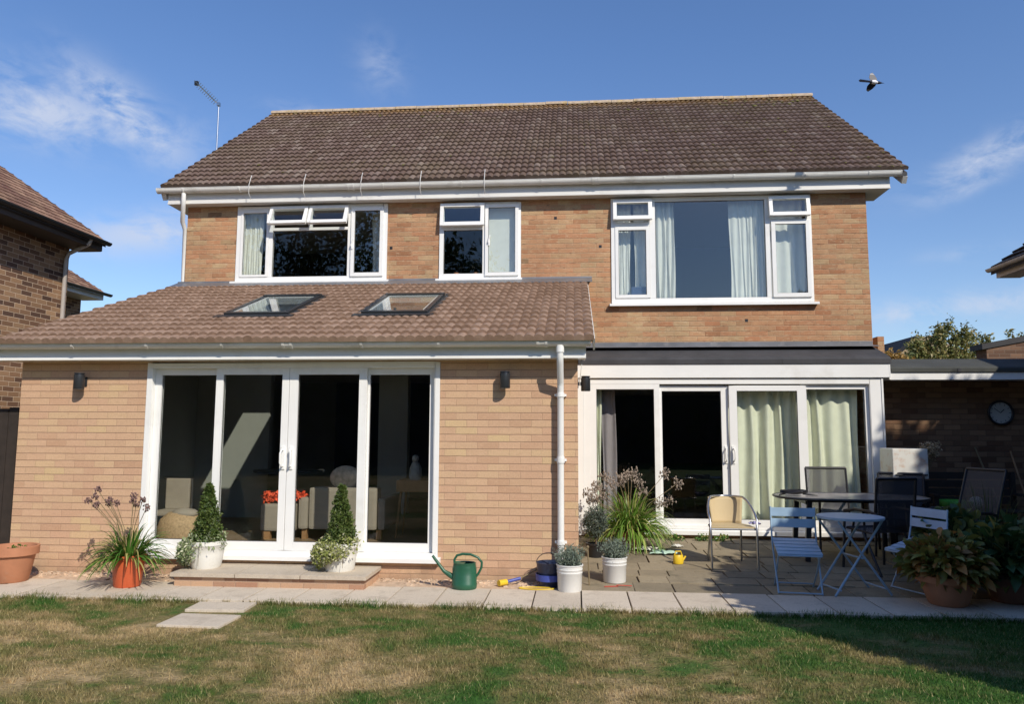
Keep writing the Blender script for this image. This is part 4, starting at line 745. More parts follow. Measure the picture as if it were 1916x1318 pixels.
# ------------------------------------------------------------------ things fixed to the house
def wall_lamp(label, loc, rz=0):
    t = thing('wall_lamp', label, 'wall lamp', loc, rz, 'outdoor wall lamps')
    MB().lathe([(.0, -.085), (.050, -.085), (.054, -.08), (.054, .066), (.046, .07), (.046, .078), (.054, .08), (.054, .088), (.05, .09), (0, .09)], 24, (0, -.095), False).build('shade', 'lamp_grey', t)
    MB().box(-.03, .03, -.012, 0, -.05, .05).box(-.015, .015, -.05, -.012, -.02, .02).build('bracket', 'lamp_grey', t, bevel=.003)
    MB().lathe([(0, -.083), (.04, -.083), (.04, -.087), (0, -.087)], 16, (0, -.095), False).build('lens', 'steel', t); return t
wall_lamp('dark grey cylinder lamp on the brick left of the extension doors', (.735, 0, 2.03))
wall_lamp('dark grey cylinder lamp on the brick between the extension doors and the white downpipe', (5.36, 0, 2.035))
wall_lamp('dark grey cylinder lamp round the corner on the side wall of the extension', (6.108, .95, 2.06), pi/2)
ae = thing('tv_aerial', 'thin television aerial on a mast rising behind the left roof slope', 'aerial', (-2.02, 8, 6))
MB().tube([(0, 0, 0), (0, 0, 2.98)], .02, 8).build('mast', 'steel', ae)
bx, bz = -.53, .52
MB().tube([(0, -.03, 2.93), (bx, -.03, 2.93+bz)], .011, 6).build('boom', 'steel', ae)
mb = MB()
for i in range(11):
    f = .12+.088*i; mb.tube([(bx*f, -.03-.14, 2.93+bz*f+.01), (bx*f, -.03+.14, 2.93+bz*f+.01)], .006, 5); mb.tube([(bx*f-.055, -.03, 2.93+bz*f-.055), (bx*f+.055, -.03, 2.93+bz*f+.055)], .006, 5)
mb.build('elements', 'steel', ae); MB().box(bx-.05, bx+.03, -.06, 0, 2.93+bz-.04, 2.93+bz+.05).build('end_cap', 'black', ae); MB().box(-.03, .03, -.05, .03, 2.9, 2.98).build('clamp', 'steel', ae)
# magpie
bd = thing('magpie', 'black and white magpie flying above the right end of the roof', 'bird', (10.02, 2, 6.10))
def body(mb, pts, r, n=12): return mb.tube(pts, r, n)
mb = body(MB(), [(.19, 0, .03), (.15, 0, .03), (.11, 0, .035), (.07, 0, .02), (0, 0, 0), (-.06, 0, -.012), (-.10, 0, -.02)], [.004, .022, .032, .036, .05, .035, .012])
def wing(s):
    V = []; F = []
    pr_ = [(.05, 0, 0), (.07, .07*s, .05), (.04, .14*s, .10), (-.02, .20*s, .12), (-.07, .17*s, .10), (-.09, .09*s, .055), (-.06, 0, 0)]
    for z in (0, .008): V += [(a, b, c+z) for a, b, c in pr_]
    n = 7; return V, [tuple(range(n)), tuple(range(2*n-1, n-1, -1))]+[(i, i+n, (i+1) % n+n, (i+1) % n) for i in range(n)]
for s in (1, -1): v, f_ = wing(s); mb.add(v, f_)
mb.add([(-.08, -.02, -.01), (-.08, .02, -.01), (-.30, .028, -.035), (-.33, 0, -.038), (-.30, -.028, -.035), (-.08, -.02, -.018), (-.08, .02, -.018), (-.30, .028, -.041), (-.33, 0, -.044), (-.30, -.028, -.041)], [(0, 1, 2, 3, 4), (9, 8, 7, 6, 5), (0, 5, 6, 1), (1, 6, 7, 2), (2, 7, 8, 3), (3, 8, 9, 4), (4, 9, 5, 0)])
mb.tube([(.185, 0, .03), (.225, 0, .024)], [.008, .001], 6)
m_, g_, b_, o_ = new_mat('magpie plumage'); x_, y_, z_ = g_.sep(oco(g_)); bel = g_.m('MULTIPLY', g_.rng(z_, -.01, -.016, 0, 1), g_.rng(g_.m('ABSOLUTE', g_.m('SUBTRACT', x_, .01)), .07, .06, 0, 1)); wt = g_.m('MULTIPLY', g_.rng(g_.m('ABSOLUTE', y_), .15, .16, 0, 1), .3)
g_.put(b_.inputs['Base Color'], g_.mix(g_.m('MAXIMUM', bel, g_.m('MULTIPLY', wt, g_.rng(g_.m('ABSOLUTE', y_), .185, .18, 0, 1))), (.012, .014, .03), (.75, .75, .78))); M['magpie'] = m_
mb.build('bird_body', 'magpie', bd); bd.rotation_euler = (-1.15, .08, .12); bd.scale = (.66, .60, .66)

# ------------------------------------------------------------------ step, pots and planting
sp = thing('doorstep', 'low brick doorstep with pale stone top below the extension doors', 'step', (3.1, -.3, 0))
off(MB().box(2.17, 4.06, -.55, -.002, -.1, .088), 3.1, -.3).build('brick_base', 'brick_step', sp)
for i, (a, b_) in enumerate(((2.14, 2.79), (2.795, 3.44), (3.445, 4.09))): off(MB().box(a, b_-.004, -.585, -.003, .089, .127), 3.1, -.3).build('slab_top', 'slab_step', sp, bevel=.004)
def planter(label, loc, leafm, seed, group='white planters with clipped cones on the step', h=.83, trail=1):
    t = thing('topiary_planter', label, 'planter', loc, 0, group); r = np.random.default_rng(seed)
    mb = MB().lathe([(.135, 0), (.145, .02), (.165, .14), (.175, .225), (.182, .23), (.184, .265), (.176, .27), (.168, .262), (.160, .2)], 36); mb.build('pot', 'white_pot', t)
    MB().lathe([(0, .235), (.165, .235)], 24, cap0=False).build('soil', 'soil', t)
    n = 5200; z = r.uniform(0, 1, n)**1.25; a = r.uniform(0, 2*pi, n); rad_ = (.125*(1-z)**.85+.012)*(1+.12*np.sin(z*27+seed+a)+.12*np.sin(a*3+z*9+seed*2)); rad_ *= r.uniform(.65, 1.18, n)
    leaves('cone', np.stack([rad_*np.cos(a), rad_*np.sin(a), .25+z*(h-.25)], 1), .03, 'topiary', t)
    n = 1100; a = r.uniform(0, 2*pi, n); rr_ = r.uniform(.05, .185, n); leaves('foliage', np.stack([rr_*np.cos(a), rr_*np.sin(a), .27+r.normal(size=n)*.035+.03*np.sin(a*5)], 1), .036, leafm, t)
    n = 1500; k = r.uniform(0, 1, n)**.85; a = r.normal(loc=pi*(.92+.18*seed), scale=.5 if seed == 1 else .6, size=n); rr_ = .175+.06*np.sin(k*pi)+r.uniform(0, .045, n); leaves('trailing_ivy', np.stack([rr_*np.cos(a), rr_*np.sin(a), .28-k*.27*(1-np.abs(a-pi)*.25)], 1).clip(-9, 9), .034, leafm, t)
    mb = MB()
    for i in range(14):
        a = random.gauss(pi*(1.02+.1*seed), .6); l = random.uniform(.1, .24); mb.tube([(.15*cos(a), .15*sin(a), .27), (.2*cos(a), .2*sin(a), .27), (.22*cos(a), .22*sin(a), .27-l)], .002, 4)
    mb.build('stems', 'twig', t); return t
planter('white planter with dark clipped cone and silvery ivy, on the left end of the step', (2.345, -.27, .127), 'ivy', 1)
planter('white planter with clipped cone and lime green trailing leaves, right end of the step', (3.73, -.27, .127), 'lime', 2)
def agapanthus(name, label, loc, potm, pot, base_r, L, n, heads, hl, headm, leafm, z0, spread, lean=(.15, 1.2), side=0., hs=1., gv=1.9):
    t = thing(name, label, 'potted plant', loc)
    MB().lathe(pot, 36).build('pot', potm, t); zt = pot[-1][1]; MB().lathe([(0, zt-.03), (pot[-1][0], zt-.03)], 24, cap0=False).build('soil', 'soil', t)
    blades('leaves', n, base_r, L, .021, leafm, t, zt-.03, lean, gv, 8, zmin=.01); st_ = MB(); V = []
    for i in range(heads):
        a = random.uniform(0, 2*pi); ln = random.uniform(.1, spread); l = hl*random.uniform(.72, 1.05); dx, dy = sin(ln)*cos(a)+side*random.random(), sin(ln)*sin(a)*.6
        e = Vector((dx*l, dy*l, zt+cos(ln)*l)); mid = Vector((dx*l*.4, dy*l*.4, zt+cos(ln)*l*.55)); st_.tube([(0, 0, zt-.02), mid, e], .0035, 5)
        hd = MB().ellipsoid(e, (.012, .012, .012), 6, 4)
        for k in range(26):
            d = Vector((random.gauss(0, 1), random.gauss(0, 1), random.gauss(.2, 1))).normalized(); q = e+d*random.uniform(.025, .05)*hs; hd.tube([e, q], .0011*hs, 3, cap=False); hd.ellipsoid(q, (.0075*hs**.4, .0075*hs**.4, .011*hs**.5), 5, 4)
        hd.build('flower_head', headm, t)
    st_.build('stems', 'twig', t); return t
agapanthus('agapanthus', 'agapanthus with dry brown heads in a glossy orange red pot by the extension wall', (1.735, -.62, 0), 'orange_pot', [(.115, 0), (.122, .01), (.15, .26), (.162, .262), (.162, .30), (.15, .302), (.14, .27)], .10, .42, 330, 12, .72, 'head_dry', 'ag_leaf', .27, .6, (.1, 1.1), -.42, .75)
agapanthus('agapanthus', 'big agapanthus with pale seed heads in a terracotta pot beside the bay doors', (6.76, 1.98, .055), 'terracotta', [(.14, 0), (.15, .01), (.19, .20), (.205, .2), (.205, .245), (.19, .25), (.18, .22)], .17, .60, 620, 19, .82, 'head_pale', 'ag_leaf2', .2, 1.1, (.05, 1.25), .15, 1.9, 1.6)
pt = thing('terracotta_pot', 'large empty terracotta pot at the left end of the path', 'plant pot', (.46, -.52, 0))
MB().lathe([(.135, 0), (.145, .008), (.195, .262), (.222, .265), (.225, .345), (.215, .35), (.2, .345), (.19, .28), (.18, .22)], 40).build('pot', 'terracotta', pt); MB().lathe([(0, .30), (.195, .30)], 24, cap0=False).build('soil', 'soil', pt)
leaves('seedling', blob_pts(40, (.05, 0, .33), (.08, .08, .03)), .03, 'ag_leaf', pt)
def bucket(label, loc, seed):
    t = thing('lavender_bucket', label, 'potted plant', loc, 0, 'white buckets of lavender'); r = np.random.default_rng(seed)
    MB().lathe([(.108, 0), (.113, .008), (.120, .17), (.1225, .172), (.1225, .178), (.120, .18), (.122, .20), (.1245, .202), (.1245, .208), (.122, .21), (.124, .235), (.130, .238), (.130, .246), (.122, .248), (.118, .23)], 40).build('bucket', 'bucket', t)
    MB().lathe([(0, .225), (.12, .225)], 24, cap0=False).build('soil', 'soil', t)
    V = []; n = 330
    for i in range(n):
        a = r.uniform(0, 2*pi); q = r.uniform(0, .1); ln = r.uniform(0, .75)*q/.1; l = r.uniform(.10, .2); d = np.array([sin(ln)*cos(a), sin(ln)*sin(a), cos(ln)])
        for k in np.linspace(.15, 1, 9): V.append(np.array([q*cos(a), q*sin(a), .22])+d*l*k)
    leaves('foliage', V, .034, 'lav', t, .18, jit=.3, droop=.35); return t
bucket('white enamel bucket of grey green lavender in front of the downpipe foot', (6.018, -.39, 0), 3); bucket('white enamel bucket of grey green lavender standing on the patio corner', (6.465, .03, .01), 4)
db = thing('dark_lavender', 'dark little bush on a thin stem in the corner beside the bay doors', 'shrub', (6.31, 1.3, .04))
leaves('foliage', blob_pts(2200, (0, 0, .40), (.15, .15, .19), .3), .035, 'lav_dark', db, .3); MB().tube([(0, 0, 0), (.01, 0, .2), (0, 0, .4)], [.012, .01, .006]).build('stem', 'bark', db); MB().lathe([(.08, 0), (.10, .14), (.11, .14), (.11, .16), (.095, .16)], 24).build('pot', 'black', db)
tk = thing('garden_stake', 'thin rusty stake leaning at the corner of the extension wall', 'stake', (6.21, -.16, 0)); MB().tube([(0, 0, -.03), (-.012, .05, .3), (-.015, .06, .36)], .008, 6).build('rod', 'twig', tk); MB().ellipsoid((-.015, .06, .365), (.016, .016, .016)).build('knob', 'twig', tk)
# watering can
wc = thing('watering_can', 'dark green plastic watering can standing on the path by the wall', 'watering can', (5.005, -.40, 0))
MB().lathe([(.112, 0), (.12, .01), (.124, .05), (.120, .055), (.121, .12), (.117, .125), (.118, .19), (.112, .215), (.108, .235), (.112, .243), (.106, .247), (.100, .235)], 32, sy=.8).build('tank', 'can_green', wc)
MB().prism([(.1*cos(a), .08*sin(a)) for a in [pi*(.5+i/12) for i in range(13)]], 'z', .232, .238).build('lid', 'can_green', wc)
MB().tube([(-.10, 0, .10), (-.16, 0, .135), (-.20, 0, .16), (-.26, 0, .235), (-.315, 0, .305)], [.03, .024, .018, .015, .014], 12).build('spout', 'can_green', wc)
MB().tube([(-.095, 0, .22), (-.10, 0, .27), (-.075, 0, .31), (-.02, 0, .325), (.06, 0, .322), (.13, 0, .295), (.168, 0, .25), (.165, 0, .20), (.14, 0, .15), (.11, 0, .11)], .012, 10).build('handle', 'can_green', wc)
# toys and litter
ty = thing('toy_mallet', 'toy mallet with yellow head and purple blue handle lying by the wall', 'toy', (5.36, -.24, .03)); MB().tube([(-.035, -.03, 0), (.035, .03, 0)], .03, 14).build('head', 'yellow', ty); MB().tube([(.03, .03, 0), (.17, .08, .03)], .016, 10).build('grip', 'blue', ty); MB().tube([(.17, .08, .03), (.36, .16, .12)], .007, 8).build('stick', 'twig', ty)
ht = MB().tube([(.17*cos(2*pi*i/28)*1.0, .05*sin(2*pi*i/28), 0) for i in range(28)], .006, 6, True).build('yellow_hoop', 'yellow'); ht.location = (5.70, -.36, .008); tag(ht, 'flat yellow plastic hoop lying on the path left of the bucket', 'toy')
rb = thing('black_bucket', 'black and blue rubber bucket tucked behind the lavender at the downpipe', 'bucket', (5.82, -.20, 0)); MB().lathe([(.10, 0), (.13, .22), (.135, .23), (.125, .23), (.1, .05)], 28).build('bucket', 'navy', rb); MB().lathe([(.1325, .06), (.136, .06), (.138, .12), (.1345, .12)], 28, cap0=False).build('band', 'blue', rb); MB().tube([(.13*cos(a), 0, .22+.1*sin(a)) for a in [pi*i/12 for i in range(13)]], .004, 6).build('bail', 'black', rb)
tt = MB().box(-.14, .0, -.012, .0, 0, .01, rz=.25).box(-.02, .13, -.01, .004, .011, .02, rz=-.12).build('red_stick', 'red', bevel=.003); tt.location = (6.49, -.20, .005); tag(tt, 'thin red plastic strips lying where the patio meets the path', 'toy')
yc_ = thing('toy_watering_can', 'small bright yellow toy watering can on the patio', 'toy', (7.225, .97, .037), .3); MB().lathe([(.055, 0), (.06, .01), (.056, .09), (.048, .10), (.044, .098)], 20, sy=.8).build('tank', 'yellow', yc_); MB().tube([(-.045, 0, .09), (-.03, 0, .135), (.03, 0, .135), (.05, 0, .08)], .008, 8).build('handle', 'yellow', yc_); MB().tube([(.05, 0, .03), (.09, 0, .08)], [.014, .010], 10).build('spout', 'yellow', yc_)
def cloth(name, label, loc, rx, ry, m, seed):
    r = random.Random(seed); n = 22; V = []
    for j in range(n):
        for i in range(n):
            u, v = i/(n-1)*2-1, j/(n-1)*2-1; d = 1+.25*sin(3*math.atan2(v, u)+seed); V.append((u*rx*d, v*ry*d, .012+.022*abs(sin(u*5+seed+v*3))*(1-max(abs(u), abs(v))*.6)+.008*sin(v*9+u*4)))
    o = npmesh(name, V, [(j*n+i, j*n+i+1, (j+1)*n+i+1, (j+1)*n+i) for j in range(n-1) for i in range(n-1)], m, None, True); o.location = loc; md = o.modifiers.new('t', 'SOLIDIFY'); md.thickness = .003; return tag(o, label, 'cloth', 'crumpled cloths on the patio')
cloth('crumpled_cloth', 'crumpled white cloth lying on the patio, nearer the agapanthus', (6.93, 1.80, .06), .16, .10, 'paper', 1); cloth('crumpled_cloth', 'crumpled pale green cloth lying on the patio by the toy can', (7.12, 1.55, .055), .14, .11, 'greencloth', 2); cloth('crumpled_cloth', 'small scrap of white paper close to the bay doors', (7.35, 2.0, .065), .06, .05, 'paper', 3)
for (x, y, w_) in ((7.75, 2.5, 'widest green weed tuft, second from the left'), (8.0, 2.5, 'green weed tuft farthest right, behind the cane chair'), (7.4, 2.52, 'small green weed tuft farthest left')): tag(leaves('weed', blob_pts(120, (x, y, .11), (.12, .06, .05), .2), .04, 'ag_leaf'), w_+', in the joint below the bay doors', 'weed', 'weeds under the bay doors')

# ------------------------------------------------------------------ patio furniture
def mesh_panel_mat(name, c, dens=260, cover=.62):
    m, g, b, o = new_mat(name); x, y, z = g.sep(oco(g)); a = g.m('FRACT', g.m('MULTIPLY', g.m('ADD', x, y), dens)); q = g.m('FRACT', g.m('MULTIPLY', z, dens)); h = g.m('MULTIPLY', g.m('LESS_THAN', a, .42), g.m('LESS_THAN', q, .5))
    g.put(b.inputs['Base Color'], (*c, 1)); b.inputs['Roughness'].default_value = .6; t = g.node('ShaderNodeBsdfTransparent'); mx = g.node('ShaderNodeMixShader'); g.put(mx.inputs[0], h); g.put(mx.inputs[1], b.outputs[0]); g.put(mx.inputs[2], t.outputs[0]); g.put(o.inputs[0], mx.outputs[0]); return m
M['sling'] = mesh_panel_mat('dark sling mesh', (.045, .045, .055))
m_, g_, b_, o_ = new_mat('woven rattan'); x_, y_, z_ = g_.sep(oco(g_)); w_ = g_.m('SINE', g_.m('MULTIPLY', x_, 520)); w2 = g_.m('SINE', g_.m('MULTIPLY', z_, 420)); k_ = g_.m('MULTIPLY', g_.m('ADD', g_.m('MULTIPLY', w_, w2), 1.), .5)
g_.put(b_.inputs['Base Color'], g_.mix(k_, (.40, .29, .14), (.66, .54, .33))); b_.inputs['Roughness'].default_value = .6; bump(g_, b_, k_, .5, .003); M['rattan'] = m_
# wicker bistro chair: tube arch, woven back and seat
wcx = thing('wicker_chair', 'woven cane bistro chair with a bright metal tube frame on the patio', 'chair', (7.79, .98, .035), .0)
arch = [(-.245, -.30, 0), (-.245, -.285, .35), (-.25, -.27, .52)]+[(-.255*cos(t), -.27+.50*sin(t), .52+.22*min(1, sin(t)*1.5)**1.0) for t in [pi*i/16 for i in range(1, 16)]]+[(.25, -.27, .52), (.245, -.285, .35), (.245, -.30, 0)]
MB().tube(arch, .0125, 10).build('arch_frame', 'steel', wcx)
for s in (-1, 1): MB().tube([(s*.17, .16, .43), (s*.19, .26, 0)], .0115, 8).build('leg', 'steel', wcx)
MB().tube([(-.24, -.25, .42), (-.2, .10, .42), (0, .19, .42), (.2, .10, .42), (.24, -.25, .42)], .011, 8).tube([(-.24, -.25, .42), (.24, -.25, .42)], .011, 8).build('seat_frame', 'steel', wcx)
MB().prism([(-.235, -.265), (.235, -.265), (.22, -.05), (.16, .12), (0, .17), (-.16, .12), (-.22, -.05)], 'z', .43, .445).build('seat', 'rattan', wcx, bevel=.005)
V = []; n = 12
for j in range(9):
    f = j/8
    for i in range(n+1): a = pi*(.26+.48*i/n); w_ = .205+.035*f; V.append((-(w_)*cos(a)*1.15, -.02+(.16+.075*f)*sin(a), .44+f*.295))
wb = npmesh('backrest', V, [(j*(n+1)+i, j*(n+1)+i+1, (j+1)*(n+1)+i+1, (j+1)*(n+1)+i) for j in range(8) for i in range(n)], 'rattan', wcx, True); wb.modifiers.new('t', 'SOLIDIFY').thickness = .012
tag(cloth('lilac_cloth', 'lilac rag draped over the arm of the cane chair', (8.03, .8, .5), .05, .05, 'pink', 4)); bpy.data.objects['lilac_cloth'].pop('group', None)
def folding_chair(label, loc, rz, m):
    t = thing('folding_chair', label, 'folding chair', loc, rz, 'pale blue folding chairs')      # seat faces -y
    for s in (-1, 1):
        MB().tube([(s*.205, .16, .775), (s*.205, .14, .58), (s*.205, .10, .43), (s*.195, -.16, 0)], .0085, 8).build('back_post', m, t)
        MB().tube([(s*.185, -.17, .375), (s*.185, .0, .2), (s*.18, .22, 0)], .0085, 8).build('rear_leg', m, t)
    for z, y in ((.725, .155), (.62, .145)): MB().box(-.212, .212, y-.006, y+.006, z-.042, z+.042, rx=-.12).build('back_slat', m, t, bevel=.003)
    for i in range(5): MB().box(-.20, .20, -.22+i*.078, -.22+i*.078+.064, .375+.020*i, .386+.020*i, rx=.25).build('seat_slat', m, t, bevel=.003)
    MB().tube([(-.195, -.165, .012), (.195, -.165, .012)], .007, 6).build('front_bar', m, t); MB().tube([(-.18, .22, .03), (.18, .22, .03)], .007, 6).build('rear_bar', m, t)
    MB().tube([(-.19, -.22, .36), (-.19, .14, .452)], .008, 6).tube([(.19, -.22, .36), (.19, .14, .452)], .008, 6).tube([(-.19, -.22, .36), (.19, -.22, .36)], .008, 6).build('seat_rail', m, t); return t
folding_chair('pale blue slatted folding chair facing the lawn, left of the round blue table', (8.19, -.19, .002), -.12, 'blue_metal')
folding_chair('pale blue slatted folding chair turned side on, right of the round blue table', (9.38, -.05, .005), -1.15, 'blue_metal2')
bt = thing('folding_table', 'small round pale blue folding table on crossed metal legs', 'table', (8.70, -.20, .003), .25)
MB().lathe([(0, .688), (.285, .688), (.30, .690), (.302, .70), (.30, .712), (.285, .714), (0, .714)], 40, cap0=False).build('table_top', 'blue_metal', bt)
for s in (-1, 1):
    MB().tube([(-.235, s*.17, .68), (.28, s*.17, 0)], .011, 8).build('leg', 'blue_metal', bt); MB().tube([(.235, s*.145, .68), (-.28, s*.145, 0)], .011, 8).build('leg', 'blue_metal', bt)
for xb_, zb_ in ((.235, .055), (-.235, .055), (0, .34)): MB().tube([(xb_, -.17, zb_), (xb_, .17, zb_)], .008, 6).build('cross_bar', 'blue_metal', bt)
gt2 = thing('patio_table', 'large oval grey topped patio table with black legs behind the blue table', 'table', (9.30, 1.50, .045), -.05)
MB().prism([(.85*cos(a)*abs(cos(a))**-.25 if abs(cos(a)) > .01 else 0, .48*sin(a)*abs(sin(a))**-.25 if abs(sin(a)) > .01 else 0) for a in [2*pi*(i+.5)/44 for i in range(44)]], 'z', .705, .715).build('table_top', 'table_grey', gt2)
MB().tube([(.85*cos(a)*abs(cos(a))**-.25, .48*sin(a)*abs(sin(a))**-.25, .708) for a in [2*pi*(i+.5)/44 for i in range(44)]], .014, 8, True).build('rim', 'alu_dark', gt2)
for sx in (-1, 1):
    for sy in (-1, 1): MB().box(sx*.55-.028, sx*.55+.028, sy*.3-.028, sy*.3+.028, 0, .70, ry=-sx*.06).build('leg', 'black_metal', gt2, bevel=.006)
MB().box(-.55, .55, -.02, .02, .64, .68).box(-.57, -.53, -.3, .3, .64, .68).box(.53, .57, -.3, .3, .64, .68).build('apron', 'black_metal', gt2)
def sling_chair(label, loc, rz, tilt=.22, h=1.04, group='dark sling chairs round the patio table'):
    t = thing('sling_chair', label, 'garden chair', loc, rz, group)          # faces -y
    c_, s_ = cos(tilt), sin(tilt); B_ = lambda d: (.20+s_*d, .42+c_*d)
    bt_ = B_(h-.42)
    for s in (-1, 1):
        MB().tube([(s*.25, -.24, .60), (s*.26, -.25, .3), (s*.27, -.27, 0)], .015, 8).build('front_leg', 'black_metal', t)
        MB().tube([(s*.25, bt_[0], bt_[1]), (s*.25, .20, .42), (s*.24, -.22, .44)], .014, 8).build('side_rail', 'black_metal', t)
        MB().tube([(s*.25, -.24, .62), (s*.27, -.05, .655), (s*.27, .16, .65), (s*.25, .27, .62)], .017, 8).build('armrest', 'black_metal', t)
        MB().tube([(s*.26, .05, .42), (s*.27, .30, 0)], .015, 8).build('rear_leg', 'black_metal', t)
    MB().tube([(-.25, *bt_), (.25, *bt_)], .016, 8).build('top_rail', 'black_metal', t); MB().tube([(-.24, -.22, .44), (.24, -.22, .44)], .014, 8).build('cross_rail', 'black_metal', t)
    V = []; P_ = [(-.21, .445), (-.05, .425), (.12, .415), (.20, .43), (.20+s_*.1, .43+c_*.1), (.20+s_*.3, .42+c_*.3), (bt_[0], bt_[1])]
    for y, z in P_: V += [(-.235, y, z), (.235, y, z)]
    o = npmesh('sling', V, [(2*i, 2*i+1, 2*i+3, 2*i+2) for i in range(len(P_)-1)], 'sling', t, True); return t
sling_chair('black framed mesh chair behind the patio table, in front of the cream curtain', (9.29, 2.0, .06), .0, .14, 1.0)
sling_chair('black mesh chair with its back to the lawn, near side of the patio table', (9.36, .80, .03), pi+.35, .12, 1.0)
sling_chair('black mesh chair at the right end of the patio table by the white post', (9.98, 1.75, .05), -.45, .14, .96)
sling_chair('tall reclined mesh chair standing alone right of the patio table', (10.12, .72, .03), -1.25, .32, 1.12)
pl = thing('cable_pile', 'tangle of black cable and glove heaped on the left end of the patio table', 'cable', (8.66, 1.48, .765)); mb = MB(); q = []
for i in range(90): a = i*.55; q.append(((.09+.035*sin(i*1.3))*cos(a)*1.25, (.06+.02*cos(i*.9))*sin(a), .018+.022*abs(sin(i*.37))+i*.0003))
mb.tube(q, .009, 5).tube([(-.1, 0, .02), (-.17, -.03, .012), (-.19, -.04, -.02)], .009, 5).tube([(.1, 0, .02), (.2, -.04, .012), (.26, -.03, .012)], .011, 6); mb.build('coil', 'black', pl)
# clutter under the garage eaves
bq = thing('white_cabinet', 'white metal cabinet with rust stains on a dark stand by the bay corner', 'cabinet', (10.22, 2.2, .06)); MB().box(-.20, .22, -.2, .2, .88, 1.25).build('box', plain('stained white metal', (.66, .65, .6), .4, .08, 4, dirt=((.45, .2, .07), 3.2, .52, .8)), bq, bevel=.012)
MB().box(-.20, .22, -.18, .18, .45, .86).build('lower_shelf', 'black', bq, bevel=.01)
for sx in (-1, 1):
    for sy in (-1, 1): MB().box(sx*.19-.015, sx*.19+.015, sy*.16-.015, sy*.16+.015, 0, .45).build('leg', 'black_metal', bq)
MB().tube([(-.18, -.215, .93), (.2, -.215, .93)], .01, 8).build('rail', 'black_metal', bq)
df = thing('dry_flowers', 'bunch of straw coloured dried grass heads behind the white cabinet', 'dried plant', (10.55, 2.5, .06)); st_ = MB(); V = []
for i in range(40): a = random.uniform(-1, 1); e = Vector((.13+a*.12, random.uniform(-.06, .06), 1.24+random.uniform(-.07, .08)-abs(a)*.05)); st_.tube([(0, 0, .3), (.03, 0, .8), e], .003, 4); V += [np.array(e)+rng.normal(size=3)*.022 for _ in range(22)]
st_.build('stems', 'twig', df); leaves('heads', V, .03, plain('straw head', (.5, .37, .22), .8, .2, 30, island=.3), df); MB().lathe([(.11, 0), (.14, .3), (.15, .3), (.15, .33), (.13, .33)], 24).build('pot', 'terracotta_d', df)
bn = thing('garden_bench', 'dark slatted bench against the garage wall', 'bench', (11.35, 2.85, .06))
for i in range(4): MB().box(-.62, .62, .10, .12, .5+i*.11, .59+i*.11).build('back_slat', 'wood_d', bn, bevel=.004)
for i in range(4): MB().box(-.62, .62, -.30+i*.1, -.215+i*.1, .42, .44).build('seat_slat', 'wood_d', bn, bevel=.004)
for sx in (-1, 1): MB().box(sx*.58-.03, sx*.58+.03, .06, .10, 0, .93).build('rear_leg', 'wood_d', bn); MB().box(sx*.58-.03, sx*.58+.03, -.30, -.25, 0, .62).build('front_leg', 'wood_d', bn); MB().box(sx*.58-.035, sx*.58+.035, -.32, .06, .62, .65).build('armrest', 'wood_d', bn)
tag(MB().lathe([(.0, .44), (.14, .44), (.19, .47), (.21, .54), (.2, .56), (.17, .55), (.12, .48), (0, .47)], 28, (11.08, 2.72), False).build('plastic_tub', 'green_toy'), 'bright green plastic tub on the bench by the garage wall', 'tub'); bpy.data.objects['plastic_tub'].location.z = .06
tag(MB().ellipsoid((11.32, 2.68, .60), (.09, .07, .08), jit=.04).build('carrier_bag', 'paper'), 'small pale bag on the bench beside the green tub', 'bag')
br = thing('broom', 'broom leaning on the garage wall above the bench', 'broom', (11.75, 3.1, .06)); MB().tube([(0, -.45, .06), (-.12, .13, 1.25)], .012, 8).build('handle', 'twig', br); MB().box(-.14, .14, -.5, -.44, 0, .07).build('head', 'wood_d', br)
mg = thing('garden_fork', 'long handled fork leaning on the shaded garage wall right of the broom', 'garden fork', (12.05, 3.0, .06)); MB().tube([(0, -.3, .25), (.03, .2, 1.2)], .014, 8).build('handle', 'wood', mg); MB().tube([(-.08, -.38, .0), (-.08, -.32, .22), (.08, -.32, .22), (.08, -.38, 0)], .007, 6).tube([(-.027, -.38, .0), (-.027, -.32, .22)], .007, 6).tube([(.027, -.38, .0), (.027, -.32, .22)], .007, 6).build('tines', 'alu_dark', mg)
def leafy(name, label, loc, n, L, W_, m, lean, z0, r, pot=None, cat='potted plant'):
    t = thing(name, label, cat, loc); V = []; Fq = []; st_ = MB()
    for i in range(n):
        a = random.uniform(0, 2*pi); ln = random.uniform(*lean); p = Vector((r*random.random()*cos(a), r*random.random()*sin(a), z0)); d = Vector((sin(ln)*cos(a), sin(ln)*sin(a), cos(ln))); l = L*random.uniform(.6, 1.15); sd_ = Vector((-sin(a), cos(a), random.uniform(-.5, .5))).normalized(); q = p+d*l*.45; d2 = Vector((cos(a)*.75, sin(a)*.75, random.uniform(-.1, .5)-ln*.35)).normalized()
        st_.tube([p, q], .0025, 4, cap=False); w = W_*random.uniform(.6, 1.15); ll = l*.62; k0 = len(V)
        for k in range(6):
            f = k/5; ww = w*sin(pi*min(.98, .12+f*.86))**.8*.5; c_ = q+d2*ll*f; up = sd_.cross(d2)*.25*ww; V += [c_-sd_*ww+up, c_, c_+sd_*ww+up]; d2 = (d2+Vector((0, 0, -.25))).normalized()
        for k in range(5):
            for s in (0, 1): b0 = k0+k*3+s; Fq.append((b0, b0+1, b0+4, b0+3))
    npmesh('leaves', V, Fq, m, t, True); st_.build('stems', 'twig', t)
    if pot: MB().lathe(pot[0], 36).build('pot', pot[1], t); MB().lathe([(0, pot[0][-1][1]), (pot[0][-1][0], pot[0][-1][1])], 20, cap0=False).build('soil', 'soil', t)
    return t
